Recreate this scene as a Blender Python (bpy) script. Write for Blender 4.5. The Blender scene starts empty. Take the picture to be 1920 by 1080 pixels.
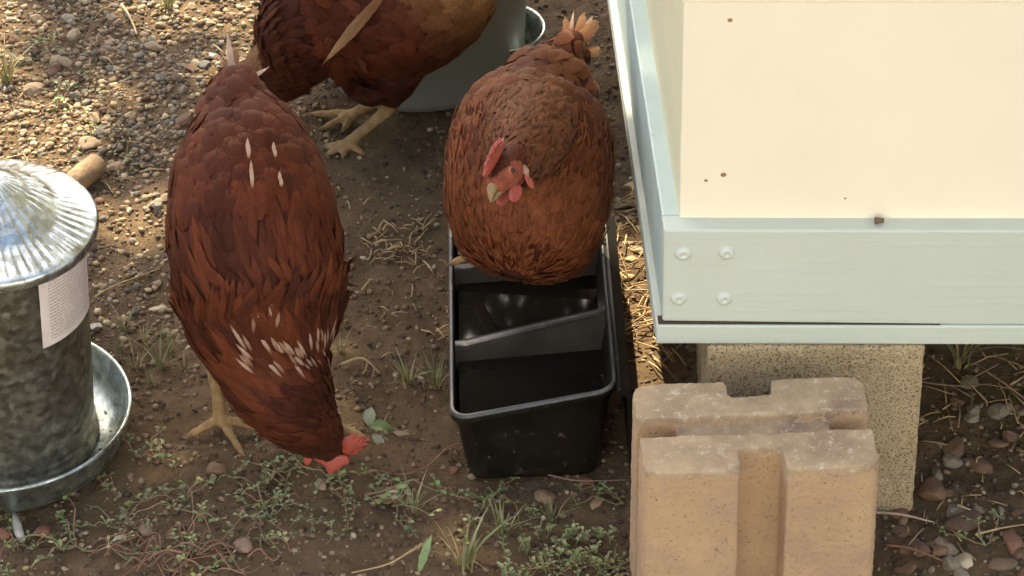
import bpy, bmesh, math, random
import numpy as np
from mathutils import Vector, Matrix, noise as mnoise
SC = bpy.context.scene
COL = SC.collection
R = math.radians

# ------------------------------------------------------------------ camera
FPX, TILT, CAMH, ROLL = 6500.0, 37.5, 2.1, -1.0
cd = bpy.data.cameras.new('camera'); cam = bpy.data.objects.new('camera', cd); COL.objects.link(cam)
CM = Matrix.Rotation(R(90 - TILT), 3, 'X') @ Matrix.Rotation(R(ROLL), 3, 'Z')
cam.matrix_world = Matrix.Translation((0, 0, CAMH)) @ CM.to_4x4()
cd.sensor_width = 36.0; cd.lens = FPX / 1920 * 36.0; cd.clip_start = 0.05; cd.clip_end = 1000
SC.camera = cam
def G(u, v, z=0.0):
    "the place in the yard, at height z, that was measured at photo position (u, v)"
    d = CM @ Vector(((u - 960) / FPX, -(v - 540) / FPX, -1))
    return Vector((0, 0, CAMH)) + d * ((z - CAMH) / d.z)
def V(r, up, t): return (CM @ Vector((r, up, t)))       # direction given right / up / towards the viewer
MPP = 1 / 2080.0                                          # metres per photo pixel on the hens

# ------------------------------------------------------------------ world, sun, exposure
SUN = Vector((-0.13, 0.62, 0.78)).normalized()
w = bpy.data.worlds.new('World'); SC.world = w; w.use_nodes = True
nt = w.node_tree; bg = nt.nodes['Background']
sky = nt.nodes.new('ShaderNodeTexSky'); sky.sky_type = 'NISHITA'; sky.sun_disc = False
sky.sun_elevation = math.asin(SUN.z); sky.sun_rotation = math.atan2(SUN.x, SUN.y)
sky.dust_density = 6.0; sky.ozone_density = 1.0; sky.air_density = 0.9
nt.links.new(sky.outputs[0], bg.inputs[0]); bg.inputs[1].default_value = 0.13
sl = bpy.data.lights.new('sun', 'SUN'); sl.energy = 4.6; sl.angle = R(0.5); sl.color = (1.0, 0.86, 0.62)
so = bpy.data.objects.new('sun', sl); COL.objects.link(so); so.rotation_euler = SUN.to_track_quat('Z', 'Y').to_euler()
SC.view_settings.view_transform = 'Standard'; SC.view_settings.look = 'None'; SC.view_settings.gamma = 1.0
SC.view_settings.exposure = 2.0
SC.render.engine = 'CYCLES'; SC.cycles.max_bounces = 6; SC.cycles.transparent_max_bounces = 16; SC.cycles.use_denoising = True

# ------------------------------------------------------------------ helpers
def tag(o, label=None, cat=None, group=None, kind=None):
    for k, x in (('label', label), ('category', cat), ('group', group), ('kind', kind)):
        if x: o[k] = x
    return o
def link(name, me, parent=None, mat=None, smooth=True):
    o = bpy.data.objects.new(name, me); COL.objects.link(o)
    if parent is not None:
        o.parent = parent
        o.matrix_parent_inverse = parent.matrix_basis.inverted()
    for m in (mat if isinstance(mat, (list, tuple)) else [mat]):
        if m: me.materials.append(m)
    if smooth and len(me.polygons): me.polygons.foreach_set('use_smooth', [True] * len(me.polygons))
    return o
def empty(name, loc):
    o = bpy.data.objects.new(name, None); COL.objects.link(o); o.location = loc; o.empty_display_size = .03
    return o
class MB:
    def __init__(s): s.v = []; s.f = []; s.m = []; s.c = []
    def add(s, vs, fs, mi=0, col=(1, 1, 1)):
        k = len(s.v); s.v += [tuple(p) for p in vs]; s.c += [tuple(col)] * len(vs)
        s.f += [tuple(i + k for i in f) for f in fs]; s.m += [mi] * len(fs)
    def box(s, c, h, rot=None, mi=0, col=(1, 1, 1)):
        rot = rot or Matrix.Identity(3)
        vs = [Vector(c) + rot @ Vector((h[0] * a, h[1] * b, h[2] * d)) for a in (-1, 1) for b in (-1, 1) for d in (-1, 1)]
        s.add(vs, [(0, 1, 3, 2), (4, 6, 7, 5), (0, 4, 5, 1), (2, 3, 7, 6), (0, 2, 6, 4), (1, 5, 7, 3)], mi, col)
    def prism(s, poly, z0, z1, mi=0, col=(1, 1, 1)):
        n = len(poly)
        vs = [(p[0], p[1], z0) for p in poly] + [(p[0], p[1], z1) for p in poly]
        s.add(vs, [tuple(range(n))[::-1], tuple(range(n, 2 * n))] + [(i, (i + 1) % n, n + (i + 1) % n, n + i) for i in range(n)], mi, col)
    def tube(s, pts, rad, n=8, mi=0, col=(1, 1, 1), up=(0, 0, 1), flat=1.0):
        pts = [Vector(p) for p in pts]
        if not hasattr(rad, '__len__'): rad = [rad] * len(pts)
        vs = []; fs = []; m = len(pts)
        for i, p in enumerate(pts):
            t = (pts[min(i + 1, m - 1)] - pts[max(i - 1, 0)]).normalized()
            u = Vector(up); u = u - t * u.dot(t)
            if u.length < .1: u = Vector((1, 0, 0)) - t * t.x
            u.normalize(); b = t.cross(u)
            rw, rh = rad[i] if hasattr(rad[i], '__len__') else (rad[i], rad[i] * flat)
            vs += [p + b * (rw * math.cos(a)) + u * (rh * math.sin(a)) for a in [2 * math.pi * k / n for k in range(n)]]
        for i in range(m - 1):
            for k in range(n): fs.append((i * n + k, i * n + (k + 1) % n, (i + 1) * n + (k + 1) % n, (i + 1) * n + k))
        fs += [tuple(range(n))[::-1], tuple(range((m - 1) * n, m * n))]
        s.add(vs, fs, mi, col)
    def lathe(s, prof, c=(0, 0, 0), n=64, mi=0, col=(1, 1, 1), closed=False):
        vs = [(c[0] + r * math.cos(a), c[1] + r * math.sin(a), c[2] + z) for r, z in prof for a in [2 * math.pi * k / n for k in range(n)]]
        fs = []; m = len(prof)
        for i in range(m - 1 + (1 if closed else 0)):
            j = (i + 1) % m
            for k in range(n): fs.append((i * n + k, i * n + (k + 1) % n, j * n + (k + 1) % n, j * n + k))
        if not closed:
            if prof[0][0] < 1e-3: fs.append(tuple(range(n))[::-1])
            if prof[-1][0] < 1e-3: fs.append(tuple(range((m - 1) * n, m * n)))
        s.add(vs, fs, mi, col)
    def mesh(s, name):
        me = bpy.data.meshes.new(name); me.from_pydata(s.v, [], s.f)
        me.polygons.foreach_set('material_index', s.m)
        a = me.color_attributes.new('Col', 'FLOAT_COLOR', 'POINT')
        a.data.foreach_set('color', np.c_[np.array(s.c, 'f'), np.ones(len(s.c), 'f')].ravel())
        me.update(); return me
    def build(s, name, mat=None, parent=None, smooth=True): return link(name, s.mesh(name), parent, mat, smooth)
def bevel(o, wd, seg=3, angle=35):
    m = o.modifiers.new('bevel', 'BEVEL'); m.width = wd; m.segments = seg; m.limit_method = 'ANGLE'; m.angle_limit = R(angle)
    return o
def remeshed(mb, name, voxel):
    o = mb.build(name); m = o.modifiers.new('r', 'REMESH'); m.mode = 'VOXEL'; m.voxel_size = voxel; m.use_smooth_shade = True
    s = o.modifiers.new('s', 'SMOOTH'); s.factor = .4; s.iterations = 3
    bpy.context.view_layer.update(); dg = bpy.context.evaluated_depsgraph_get()
    me = bpy.data.meshes.new_from_object(o.evaluated_get(dg)); bpy.data.objects.remove(o)
    me.name = name; return me
def fbm(p, o=4): return mnoise.fractal(Vector(p), 1.0, 2.0, o)

# ------------------------------------------------------------------ materials
def mat(name, col=None, rough=.8, metal=0.0, vary=.25, nscale=30, bump=.3, bscale=200, bdist=.002, attr=False,
        spots=None, coat=0, spec=.5, patch=None, grain=None):
    m = bpy.data.materials.new(name); m.use_nodes = True; n = m.node_tree.nodes; L = m.node_tree.links
    b = n['Principled BSDF']; b.inputs['Roughness'].default_value = rough; b.inputs['Metallic'].default_value = metal
    b.inputs['Coat Weight'].default_value = coat; b.inputs['Specular IOR Level'].default_value = spec
    tc = n.new('ShaderNodeTexCoord')
    def noise(scale, det=5, ro=.6):
        x = n.new('ShaderNodeTexNoise'); x.inputs['Scale'].default_value = scale; x.inputs['Detail'].default_value = det
        x.inputs['Roughness'].default_value = ro; L.new(tc.outputs['Object'], x.inputs['Vector']); return x
    def mix(kind, fac, a, bb):
        x = n.new('ShaderNodeMix'); x.data_type = 'RGBA'; x.blend_type = kind
        for i, val in ((0, fac), (6, a), (7, bb)):
            if hasattr(val, 'default_value') or isinstance(val, bpy.types.NodeSocket): L.new(val, x.inputs[i])
            else: x.inputs[i].default_value = val if i == 0 else (*val, 1)
        return x.outputs[2]
    def ramp(src, lo, hi, a=0., c=1.):
        x = n.new('ShaderNodeMapRange'); x.inputs[1].default_value = lo; x.inputs[2].default_value = hi
        x.inputs[3].default_value = a; x.inputs[4].default_value = c; L.new(src, x.inputs[0]); return x.outputs[0]
    if attr:
        a = n.new('ShaderNodeAttribute'); a.attribute_name = 'Col'; c = a.outputs['Color']
    else:
        rg = n.new('ShaderNodeRGB'); rg.outputs[0].default_value = (*col, 1); c = rg.outputs[0]
    nz = noise(nscale)
    v = ramp(nz.outputs[0], .25, .75, 1 - vary, 1 + vary)
    c = mix('MULTIPLY', 1.0, c, v)
    if patch:                                       # (colour, scale, low, high): a second tone in blotches
        c = mix('MIX', ramp(noise(patch[1], 6, .65).outputs[0], patch[2], patch[3]), c, patch[0])
    if spots:
        c = mix('MIX', ramp(noise(spots[1], 3, .7).outputs[0], spots[2], spots[3]), c, spots[0])
    L.new(c, b.inputs['Base Color'])
    if bump:
        bp = n.new('ShaderNodeBump'); bp.inputs['Strength'].default_value = bump; bp.inputs['Distance'].default_value = bdist
        h = noise(bscale, 6, .7).outputs[0]
        if grain:
            vm = n.new('ShaderNodeVectorMath'); vm.operation = 'MULTIPLY'; vm.inputs[1].default_value = grain; L.new(tc.outputs['Object'], vm.inputs[0])
            gn = n.new('ShaderNodeTexNoise'); gn.inputs['Scale'].default_value = 1; gn.inputs['Detail'].default_value = 4; L.new(vm.outputs[0], gn.inputs['Vector'])
            ad = n.new('ShaderNodeMath'); ad.operation = 'ADD'; L.new(h, ad.inputs[0])
            rm = n.new('ShaderNodeMapRange'); rm.inputs[1].default_value = .45; rm.inputs[2].default_value = .62; L.new(gn.outputs[0], rm.inputs[0]); L.new(rm.outputs[0], ad.inputs[1]); h = ad.outputs[0]
        L.new(h, bp.inputs['Height']); L.new(bp.outputs[0], b.inputs['Normal'])
    m['x'] = 1
    return m

M = {}
M['soil'] = mat('soil', (.116, .074, .036), .95, vary=.4, nscale=9, bump=.9, bscale=160, bdist=.006,
                patch=((.165, .108, .054), 40, .5, .72), spots=((.05, .031, .019), 70, .58, .7), spec=.25)
M['stone'] = mat('stone', attr=True, rough=.85, vary=.3, nscale=60, bump=.5, bscale=260, bdist=.0015, spec=.3)
M['plant'] = mat('plant', attr=True, rough=.6, vary=.25, nscale=90, bump=0)
M['straw'] = mat('straw', attr=True, rough=.7, vary=.3, nscale=120, bump=.2, bscale=300)
M['concrete'] = mat('cinder concrete', (.60, .455, .245), .95, vary=.2, nscale=12, bump=1.0, bscale=330, bdist=.004,
                    spots=((.20, .14, .07), 520, .52, .60), patch=((.72, .56, .31), 120, .5, .7), spec=.2)
M['paver'] = mat('tan concrete', (.44, .29, .155), .95, vary=.14, nscale=14, bump=.6, bscale=400, bdist=.0014,
                 spots=((.2, .125, .065), 330, .60, .68), patch=((.36, .24, .15), 25, .45, .75), spec=.2)
M['paver_top'] = mat('worn grey concrete', (.37, .27, .155), .95, vary=.25, nscale=25, bump=.8, bscale=300, bdist=.002,
                     spots=((.50, .41, .28), 140, .55, .70), patch=((.25, .165, .11), 24, .5, .72), spec=.2)
M['cream'] = mat('cream paint', (.78, .69, .49), .6, vary=.05, nscale=3.5, bump=.12, bscale=120, bdist=.0008)
M['pale'] = mat('pale green paint', (.51, .54, .43), .5, vary=.05, nscale=6, bump=.16, bscale=150, bdist=.0008, grain=(7, 60, 190), spots=((.3, .3, .22), 75, .76, .80))
M['sage'] = mat('side green paint', (.44, .53, .46), .45, vary=.12, nscale=16, bump=.35, bscale=120, bdist=.001,
                spots=((.2, .17, .11), 60, .68, .76))
M['screw'] = mat('painted washer', (.54, .57, .46), .45, vary=.05, bump=.1)
M['rubber'] = mat('black plastic', (.010, .0085, .006), .38, spec=.22, vary=.4, nscale=20, bump=.15, bscale=90, bdist=.001,
                  spots=((.14, .12, .09), 80, .64, .76), patch=((.028, .023, .016), 16, .45, .75))
M['rim'] = mat('scuffed plastic rim', (.05, .05, .042), .4, vary=.5, nscale=40, bump=.2, bscale=120,
               spots=((.16, .155, .12), 60, .55, .8))
M['skin'] = mat('red skin', attr=True, rough=.55, vary=.2, nscale=160, bump=.5, bscale=700, bdist=.001)
M['body'] = mat('hen skin', attr=True, rough=.8, spec=.12, vary=.35, nscale=120, bump=.7, bscale=420, bdist=.0016)
M['eye'] = mat('eye', (.012, .008, .005), .08, vary=0, bump=0)
M['wood'] = mat('branch bark', (.26, .17, .09), .9, vary=.35, nscale=60, bump=.8, bscale=200, bdist=.003)
M['bark'] = mat('tree bark', (.12, .09, .06), .95, vary=.4, nscale=12, bump=1, bscale=40, bdist=.02)
M['leaf'] = mat('tree leaf', (.05, .085, .022), .6, vary=.4, nscale=3, bump=0)
M['roof'] = mat('roof felt', (.12, .12, .11), .9)

def galv(name, base, rough, spangle=70):
    m = mat(name, base, rough, 0.92, vary=.25, nscale=9, bump=.08, bscale=60, bdist=.002,
            patch=((base[0] * .62, base[1] * .58, base[2] * .52), 85, .42, .62))
    n = m.node_tree.nodes; L = m.node_tree.links; b = n['Principled BSDF']
    tc = [x for x in n if x.type == 'TEX_COORD'][0]
    vo = n.new('ShaderNodeTexVoronoi'); vo.inputs['Scale'].default_value = spangle; L.new(tc.outputs['Object'], vo.inputs['Vector'])
    mr = n.new('ShaderNodeMapRange'); mr.inputs[3].default_value = rough - .1; mr.inputs[4].default_value = rough + .16
    sp = n.new('ShaderNodeSeparateColor'); L.new(vo.outputs['Color'], sp.inputs[0]); L.new(sp.outputs[0], mr.inputs[0])
    L.new(mr.outputs[0], b.inputs['Roughness'])
    src = b.inputs['Base Color'].links[0].from_socket; m2 = n.new('ShaderNodeMix'); m2.data_type = 'RGBA'; m2.blend_type = 'MULTIPLY'; m2.inputs[0].default_value = 1
    v2 = n.new('ShaderNodeMapRange'); v2.inputs[1].default_value = .0; v2.inputs[2].default_value = 1; v2.inputs[3].default_value = .78; v2.inputs[4].default_value = 1.4 if base[0] < .4 else 1.15
    L.new(sp.outputs[1], v2.inputs[0]); L.new(src, m2.inputs[6]); L.new(v2.outputs[0], m2.inputs[7]); L.new(m2.outputs[2], b.inputs['Base Color']); return m
M['galv'] = galv('weathered galvanised steel', (.25, .24, .19), .40, 150)
M['panzinc'] = galv('pan zinc', (.46, .51, .45), .30, 90)
M['zinc'] = galv('clean zinc', (.62, .67, .62), .27, 110)
M['pail'] = mat('dull zinc', (.40, .42, .36), .5, .75, vary=.15, nscale=9, bump=.05)
for key in ('zinc',):
    for nd in M[key].node_tree.nodes:
        if nd.type == 'MAP_RANGE' and abs(nd.inputs[1].default_value - .5) < .01: nd.inputs[4].default_value = .25
m = M['water'] = bpy.data.materials.new('murky water'); m.use_nodes = True
b = m.node_tree.nodes['Principled BSDF']; b.inputs['Base Color'].default_value = (.012, .01, .007, 1); b.inputs['Roughness'].default_value = .03
b.inputs['IOR'].default_value = 1.33
# printed paper: grey lines of small type on off-white paper (marks live on the label's own x / z)
m = M['paper'] = mat('paper', (.66, .55, .46), .8, vary=.1, nscale=40, bump=.1)
n = m.node_tree.nodes; L = m.node_tree.links; b = n['Principled BSDF']
at = n.new('ShaderNodeAttribute'); at.attribute_name = 'Col'; sp = n.new('ShaderNodeSeparateColor'); L.new(at.outputs['Color'], sp.inputs[0])
def mth(op, a, bb):
    x = n.new('ShaderNodeMath'); x.operation = op
    for i, q in enumerate((a, bb)):
        if isinstance(q, (int, float)): x.inputs[i].default_value = q
        else: L.new(q, x.inputs[i])
    return x.outputs[0]
row = mth('MULTIPLY', sp.outputs[1], 24.0); fr = mth('FRACT', row, 0); line = mth('LESS_THAN', fr, .5)
cx = n.new('ShaderNodeCombineXYZ'); L.new(mth('MULTIPLY', sp.outputs[0], 38), cx.inputs[0]); L.new(mth('FLOOR', row, 0), cx.inputs[1])
wn = n.new('ShaderNodeTexNoise'); wn.inputs['Scale'].default_value = 1.0; L.new(cx.outputs[0], wn.inputs['Vector'])
word = mth('GREATER_THAN', wn.outputs[0], .44)
inn = mth('MULTIPLY', mth('GREATER_THAN', sp.outputs[0], .12), mth('LESS_THAN', sp.outputs[0], .93))
inn = mth('MULTIPLY', inn, mth('MULTIPLY', mth('GREATER_THAN', sp.outputs[1], .07), mth('LESS_THAN', sp.outputs[1], .93)))
ink = mth('MULTIPLY', mth('MULTIPLY', line, word), inn)
old = b.inputs['Base Color'].links[0].from_socket
mx = n.new('ShaderNodeMix'); mx.data_type = 'RGBA'; L.new(mth('MULTIPLY', ink, .5), mx.inputs[0]); L.new(old, mx.inputs[6]); mx.inputs[7].default_value = (.2, .15, .12, 1)
L.new(mx.outputs[2], b.inputs['Base Color'])

def feather_mat():
    m = bpy.data.materials.new('feathers'); m.use_nodes = True; n = m.node_tree.nodes; L = m.node_tree.links
    b = n['Principled BSDF']; b.inputs['Roughness'].default_value = .62; b.inputs['Specular IOR Level'].default_value = .09
    b.inputs['Sheen Weight'].default_value = .05; b.inputs['Sheen Tint'].default_value = (.9, .5, .3, 1)
    c = n.new('ShaderNodeAttribute'); c.attribute_name = 'Col'
    f = n.new('ShaderNodeAttribute'); f.attribute_name = 'fuv'
    s = n.new('ShaderNodeSeparateXYZ'); L.new(f.outputs['Vector'], s.inputs[0])
    def mth(op, a, bb=0., cc=0.):
        x = n.new('ShaderNodeMath'); x.operation = op
        for i, q in enumerate((a, bb, cc)):
            if isinstance(q, (int, float)): x.inputs[i].default_value = q
            else: L.new(q, x.inputs[i])
        return x.outputs[0]
    au = mth('ABSOLUTE', s.outputs[0]); t = s.outputs[1]; rn = s.outputs[2]
    # barbs: slanting streaks from the shaft
    cx = n.new('ShaderNodeCombineXYZ')
    L.new(mth('MULTIPLY', mth('SUBTRACT', t, mth('MULTIPLY', au, .35)), 22), cx.inputs[0]); L.new(mth('MULTIPLY', au, 1.5), cx.inputs[1]); L.new(mth('MULTIPLY', rn, 91), cx.inputs[2])
    nz = n.new('ShaderNodeTexNoise'); nz.inputs['Scale'].default_value = 1.0; nz.inputs['Detail'].default_value = 3; L.new(cx.outputs[0], nz.inputs['Vector'])
    st = n.new('ShaderNodeMapRange'); st.inputs[1].default_value = .3; st.inputs[2].default_value = .7; st.inputs[3].default_value = .72; st.inputs[4].default_value = 1.3
    L.new(nz.outputs[0], st.inputs[0])
    edge = n.new('ShaderNodeMapRange'); edge.interpolation_type = 'SMOOTHSTEP'; edge.inputs[1].default_value = .78; edge.inputs[2].default_value = 1.0
    L.new(mth('MAXIMUM', mth('MULTIPLY', au, .93), t), edge.inputs[0])
    shade = mth('MULTIPLY', st.outputs[0], mth('ADD', mth('MULTIPLY', edge.outputs[0], .9), .85))
    shade = mth('MULTIPLY', shade, mth('ADD', mth('MULTIPLY', rn, .3), .85))
    mx = n.new('ShaderNodeMix'); mx.data_type = 'RGBA'; mx.blend_type = 'MULTIPLY'; mx.inputs[0].default_value = 1
    L.new(c.outputs['Color'], mx.inputs[6]); L.new(shade, mx.inputs[7]); L.new(mx.outputs[2], b.inputs['Base Color'])
    tr = n.new('ShaderNodeBsdfTranslucent'); L.new(mx.outputs[2], tr.inputs[0])
    ms = n.new('ShaderNodeMixShader'); ms.inputs[0].default_value = .18
    c2 = n.new('ShaderNodeCombineXYZ')
    L.new(mth('MULTIPLY', mth('SUBTRACT', t, mth('MULTIPLY', au, .35)), 60), c2.inputs[0]); L.new(mth('MULTIPLY', s.outputs[0], 5), c2.inputs[1]); L.new(mth('MULTIPLY', rn, 57), c2.inputs[2])
    n2 = n.new('ShaderNodeTexNoise'); n2.inputs['Scale'].default_value = 1.0; n2.inputs['Detail'].default_value = 2; L.new(c2.outputs[0], n2.inputs['Vector'])
    fr = n.new('ShaderNodeMapRange'); fr.inputs[1].default_value = .72; fr.inputs[2].default_value = 1.02; fr.inputs[3].default_value = .24; fr.inputs[4].default_value = .72
    L.new(mth('MAXIMUM', mth('MULTIPLY', au, .9), t), fr.inputs[0])
    cut = n.new('ShaderNodeMapRange'); cut.inputs[1].default_value = -.05; cut.inputs[2].default_value = .05
    L.new(mth('SUBTRACT', fr.outputs[0], n2.outputs[0]), cut.inputs[0])
    tp = n.new('ShaderNodeBsdfTransparent'); m2 = n.new('ShaderNodeMixShader')
    out = [x for x in n if x.type == 'OUTPUT_MATERIAL'][0]
    L.new(b.outputs[0], ms.inputs[1]); L.new(tr.outputs[0], ms.inputs[2]); L.new(cut.outputs[0], m2.inputs[0]); L.new(ms.outputs[0], m2.inputs[1]); L.new(tp.outputs[0], m2.inputs[2]); L.new(m2.outputs[0], out.inputs[0])
    return m
M['feather'] = feather_mat()

# ------------------------------------------------------------------ ground
def ground_h(x, y):
    h = .010 * fbm((x * 3.1, y * 3.1, 1.3), 3) + .0045 * fbm((x * 14, y * 14, 5.1), 4)
    h += .0045 * abs(fbm((x * 38, y * 38, 8.2), 4))
    return h - .002
def axis(lo, hi, step, far, grow=1.25):
    a = list(np.arange(lo, hi, step)); s = step; l, r = lo, hi; left = []; right = []
    while r < far: right.append(r); s *= grow; r += s
    s = step; l = lo
    while l > -far: s *= grow; l -= s; left.append(l)
    return np.array(left[::-1] + a + right)
gx = axis(-.85, .85, .0045, 400); gy = axis(1.85, 3.75, .0055, 400)
gm = bpy.data.meshes.new('ground')
nx, ny = len(gx), len(gy); vv = np.zeros((ny, nx, 3)); vv[:, :, 0] = gx[None]; vv[:, :, 1] = gy[:, None]
for j in range(ny):
    for i in range(nx):
        x, y = gx[i], gy[j]
        if abs(x) < 1.4 and 1.2 < y < 4.6: vv[j, i, 2] = ground_h(x, y)
idx = np.arange(nx * ny).reshape(ny, nx)
fq = np.stack([idx[:-1, :-1], idx[:-1, 1:], idx[1:, 1:], idx[1:, :-1]], -1).reshape(-1, 4)
def np_mesh(name, v, f):
    me = bpy.data.meshes.new(name); me.vertices.add(len(v)); me.vertices.foreach_set('co', np.asarray(v, 'f').ravel())
    k = f.shape[1]; me.loops.add(f.size); me.loops.foreach_set('vertex_index', f.ravel().astype('i'))
    me.polygons.add(len(f)); me.polygons.foreach_set('loop_start', np.arange(0, f.size, k, dtype='i'))
    me.update(calc_edges=True); return me
def set_col(me, name, arr, typ='FLOAT_COLOR'):
    if typ == 'FLOAT_COLOR':
        a = me.color_attributes.new(name, typ, 'POINT'); a.data.foreach_set('color', np.c_[arr, np.ones(len(arr))].astype('f').ravel())
    else:
        a = me.attributes.new(name, typ, 'POINT'); a.data.foreach_set('vector', np.asarray(arr, 'f').ravel())
tag(link('ground', np_mesh('ground', vv.reshape(-1, 3), fq), None, M['soil']), 'bare brown soil of the hen yard', 'ground', kind='structure')

# ------------------------------------------------------------------ hen coop on its blocks
FZ0, FZ1, FZ2 = .19, .2135, .3145                   # floor board bottom / top, skirt top
A0 = G(1230, 645, FZ0)
fx = (G(1920, 647, FZ0) - A0).normalized(); sd = (G(1138, 0, FZ0) - A0).normalized()
def cp(a, s, z): p = A0 + fx * a + sd * s; return Vector((p.x, p.y, z))     # along the front, along the side, height
WD, DP, TOP = 1.10, 0.95, 1.25
coop = empty('hen_coop', cp(.5, .5, 0))
tag(coop, 'cream and pale green wooden hen coop raised on concrete blocks', 'hen coop')
def slab(name, a0, a1, s0, s1, z0, z1, m, parent, bev=.0018, wob=0):
    mb = MB(); q = [cp(a0, s0, 0), cp(a1, s0, 0), cp(a1, s1, 0), cp(a0, s1, 0)]
    mb.prism(q, z0, z1); o = mb.build(name, m, parent, False); bevel(o, bev, 2); return o
slab('floor_board', 0, WD, 0, DP, FZ0, FZ1 - .0025, M['pale'], coop)
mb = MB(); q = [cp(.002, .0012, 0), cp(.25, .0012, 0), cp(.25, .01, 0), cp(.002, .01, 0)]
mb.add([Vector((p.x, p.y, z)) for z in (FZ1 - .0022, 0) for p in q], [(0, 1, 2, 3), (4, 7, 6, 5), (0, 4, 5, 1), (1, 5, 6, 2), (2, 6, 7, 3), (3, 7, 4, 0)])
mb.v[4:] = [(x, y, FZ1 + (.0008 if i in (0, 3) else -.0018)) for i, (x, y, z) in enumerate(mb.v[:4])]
GAP = mat('painted joint shadow', (.06, .035, .02), .9); mb.build('joint_shadow', GAP, coop, False)  # dark wedge that puts the joint's shadow line in as colour
mb = MB(); pf = [(.0055, FZ1 + .0008), (.27, FZ1 - .0021), (WD, FZ1 - .0021), (WD, FZ2), (.0055, FZ2)]
mb.add([cp(x, q, z) for q in (.0015, .0235) for x, z in pf], [(0, 1, 2, 3, 4), (9, 8, 7, 6, 5)] + [(i, 5 + i, 5 + (i + 1) % 5, (i + 1) % 5) for i in range(5)])
sk = mb.build('front_board', M['pale'], coop, False); bevel(sk, .0018, 2)
slab('side_board', .0058, .0235, .0238, DP, FZ1 - .0022, FZ2 - .0004, M['sage'], coop)
SW = mat('side wall paint', (.64, .60, .38), .6, vary=.06, nscale=7, bump=.2, spots=((.3, .26, .15), 60, .70, .76))
wall = slab('side_wall', .0205, .040, .0245, DP - .02, FZ2 - .012, TOP, SW, coop)
fp = slab('front_panel', .0208, WD - .02, .0195, .0242, FZ2 - .0008, .5365, M['cream'], coop, .001)
fp2 = slab('front_panel', .0192, WD - .02, .0170, .0242, .5378, TOP, M['cream'], coop, .001)
slab('back_wall', .041, WD - .02, DP - .05, DP - .03, FZ1, TOP, M['cream'], coop)
slab('roof', -.04, WD + .06, -.02, DP + .05, TOP + .002, TOP + .03, M['roof'], coop)
for (u, v) in ((1281, 474), (1363, 472), (1273, 552), (1358, 552)):      # painted screw washers
    p = None
    z = FZ1 + (594 - v) / (594 - 433) * (FZ2 - FZ1)
    c = G(u, v, z)
    a = (c - A0).dot(fx); c = cp(a, .0013, z)
    mb = MB(); mb.lathe([(.0001, .0008), (.0012, .0008), (.0016, .0022), (.0035, .0025), (.0063, .0016), (.0072, -.0006)], n=28)
    o = mb.build('washer', M['screw'], sk); o.parent = sk; o.matrix_parent_inverse = Matrix.Identity(4)
    o.rotation_euler = (-sd).to_track_quat('Z', 'Y').to_euler(); o.location = c
knot = mat('knot', (.30, .17, .07), .8, bump=0); dark = mat('nail stain', (.13, .085, .04), .8, bump=0)
def spot(u, v, rx, rz, m, parent, s, name):
    z = FZ2 + (407 - v) / 1650; c = G(u, v, z); a = (c - A0).dot(fx)
    mb = MB(); mb.tube([cp(a, s, z), cp(a, s - .0006, z)], [(rx, rz)] * 2, 10); mb.build(name, m, parent, False)
for u, v, r in ((1374, 70, .0022), (1360, 331, .0026), (1327, 341, .0016), (1588, 372, .001)):
    spot(u, v, r, r * .8, knot, fp, .0196, 'nail_hole')
mb = MB(); mb.tube([cp((G(1641, 412, FZ2) - A0).dot(fx), .012, FZ2 + .003), cp((G(1658, 412, FZ2) - A0).dot(fx), .011, FZ2 + .004)], [.0032, .002], 8)
o = mb.build('seed_husk', dark); tag(o, 'brown husk lying on the pale ledge of the coop', 'husk')

# ------------------------------------------------------------------ unseen wall added behind the viewer to bounce sunlight into the shaded yard
HM = mat('house render', (.43, .49, .58), .9, vary=.06, nscale=2)
hs = empty('bounce_wall', (0, -3.2, 0)); tag(hs, 'pale blue grey wall added unseen behind the viewer to bounce light', 'bounce_wall')
mb = MB(); mb.box((0, -3.2, 2.3), (7, .15, 2.4)); mb.build('wall', HM, hs, False)
mb = MB(); mb.box((0, -3.9, 4.75), (7.3, .95, .05)); mb.build('roof', M['roof'], hs, False)

# ------------------------------------------------------------------ concrete blocks under / before the coop
def cinder():
    q = G(1735, 648, .19); r_ = Vector((q.x, q.y, 0)); l_ = G(1325, 648, .19); l_.z = 0
    e = (r_ - l_).normalized(); d = Vector((-e.y, e.x, 0)); wdt = (r_ - l_).length
    t = empty('concrete_block', (l_ + r_) / 2)
    mb = MB(); pts = [l_, r_, r_ + d * .39 , l_ + d * .39]
    # lightly broken front edges
    n = 14; zs = [-.02, .06, .12, .1885]
    me = bmesh.new()
    front = []
    mb.prism(pts, -.02, .1885); o = mb.build('block_body', M['concrete'], t, False); bevel(o, .004, 3)
    sb = o.modifiers.new('s', 'SUBSURF'); sb.subdivision_type = 'SIMPLE'; sb.levels = 5; sb.render_levels = 5
    tx = bpy.data.textures.new('grit', 'CLOUDS'); tx.noise_scale = .006
    dm = o.modifiers.new('d', 'DISPLACE'); dm.texture = tx; dm.strength = .003; dm.mid_level = .6
    return t
tag(cinder(), 'rough tan concrete block standing under the coop corner', 'concrete block')

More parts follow.
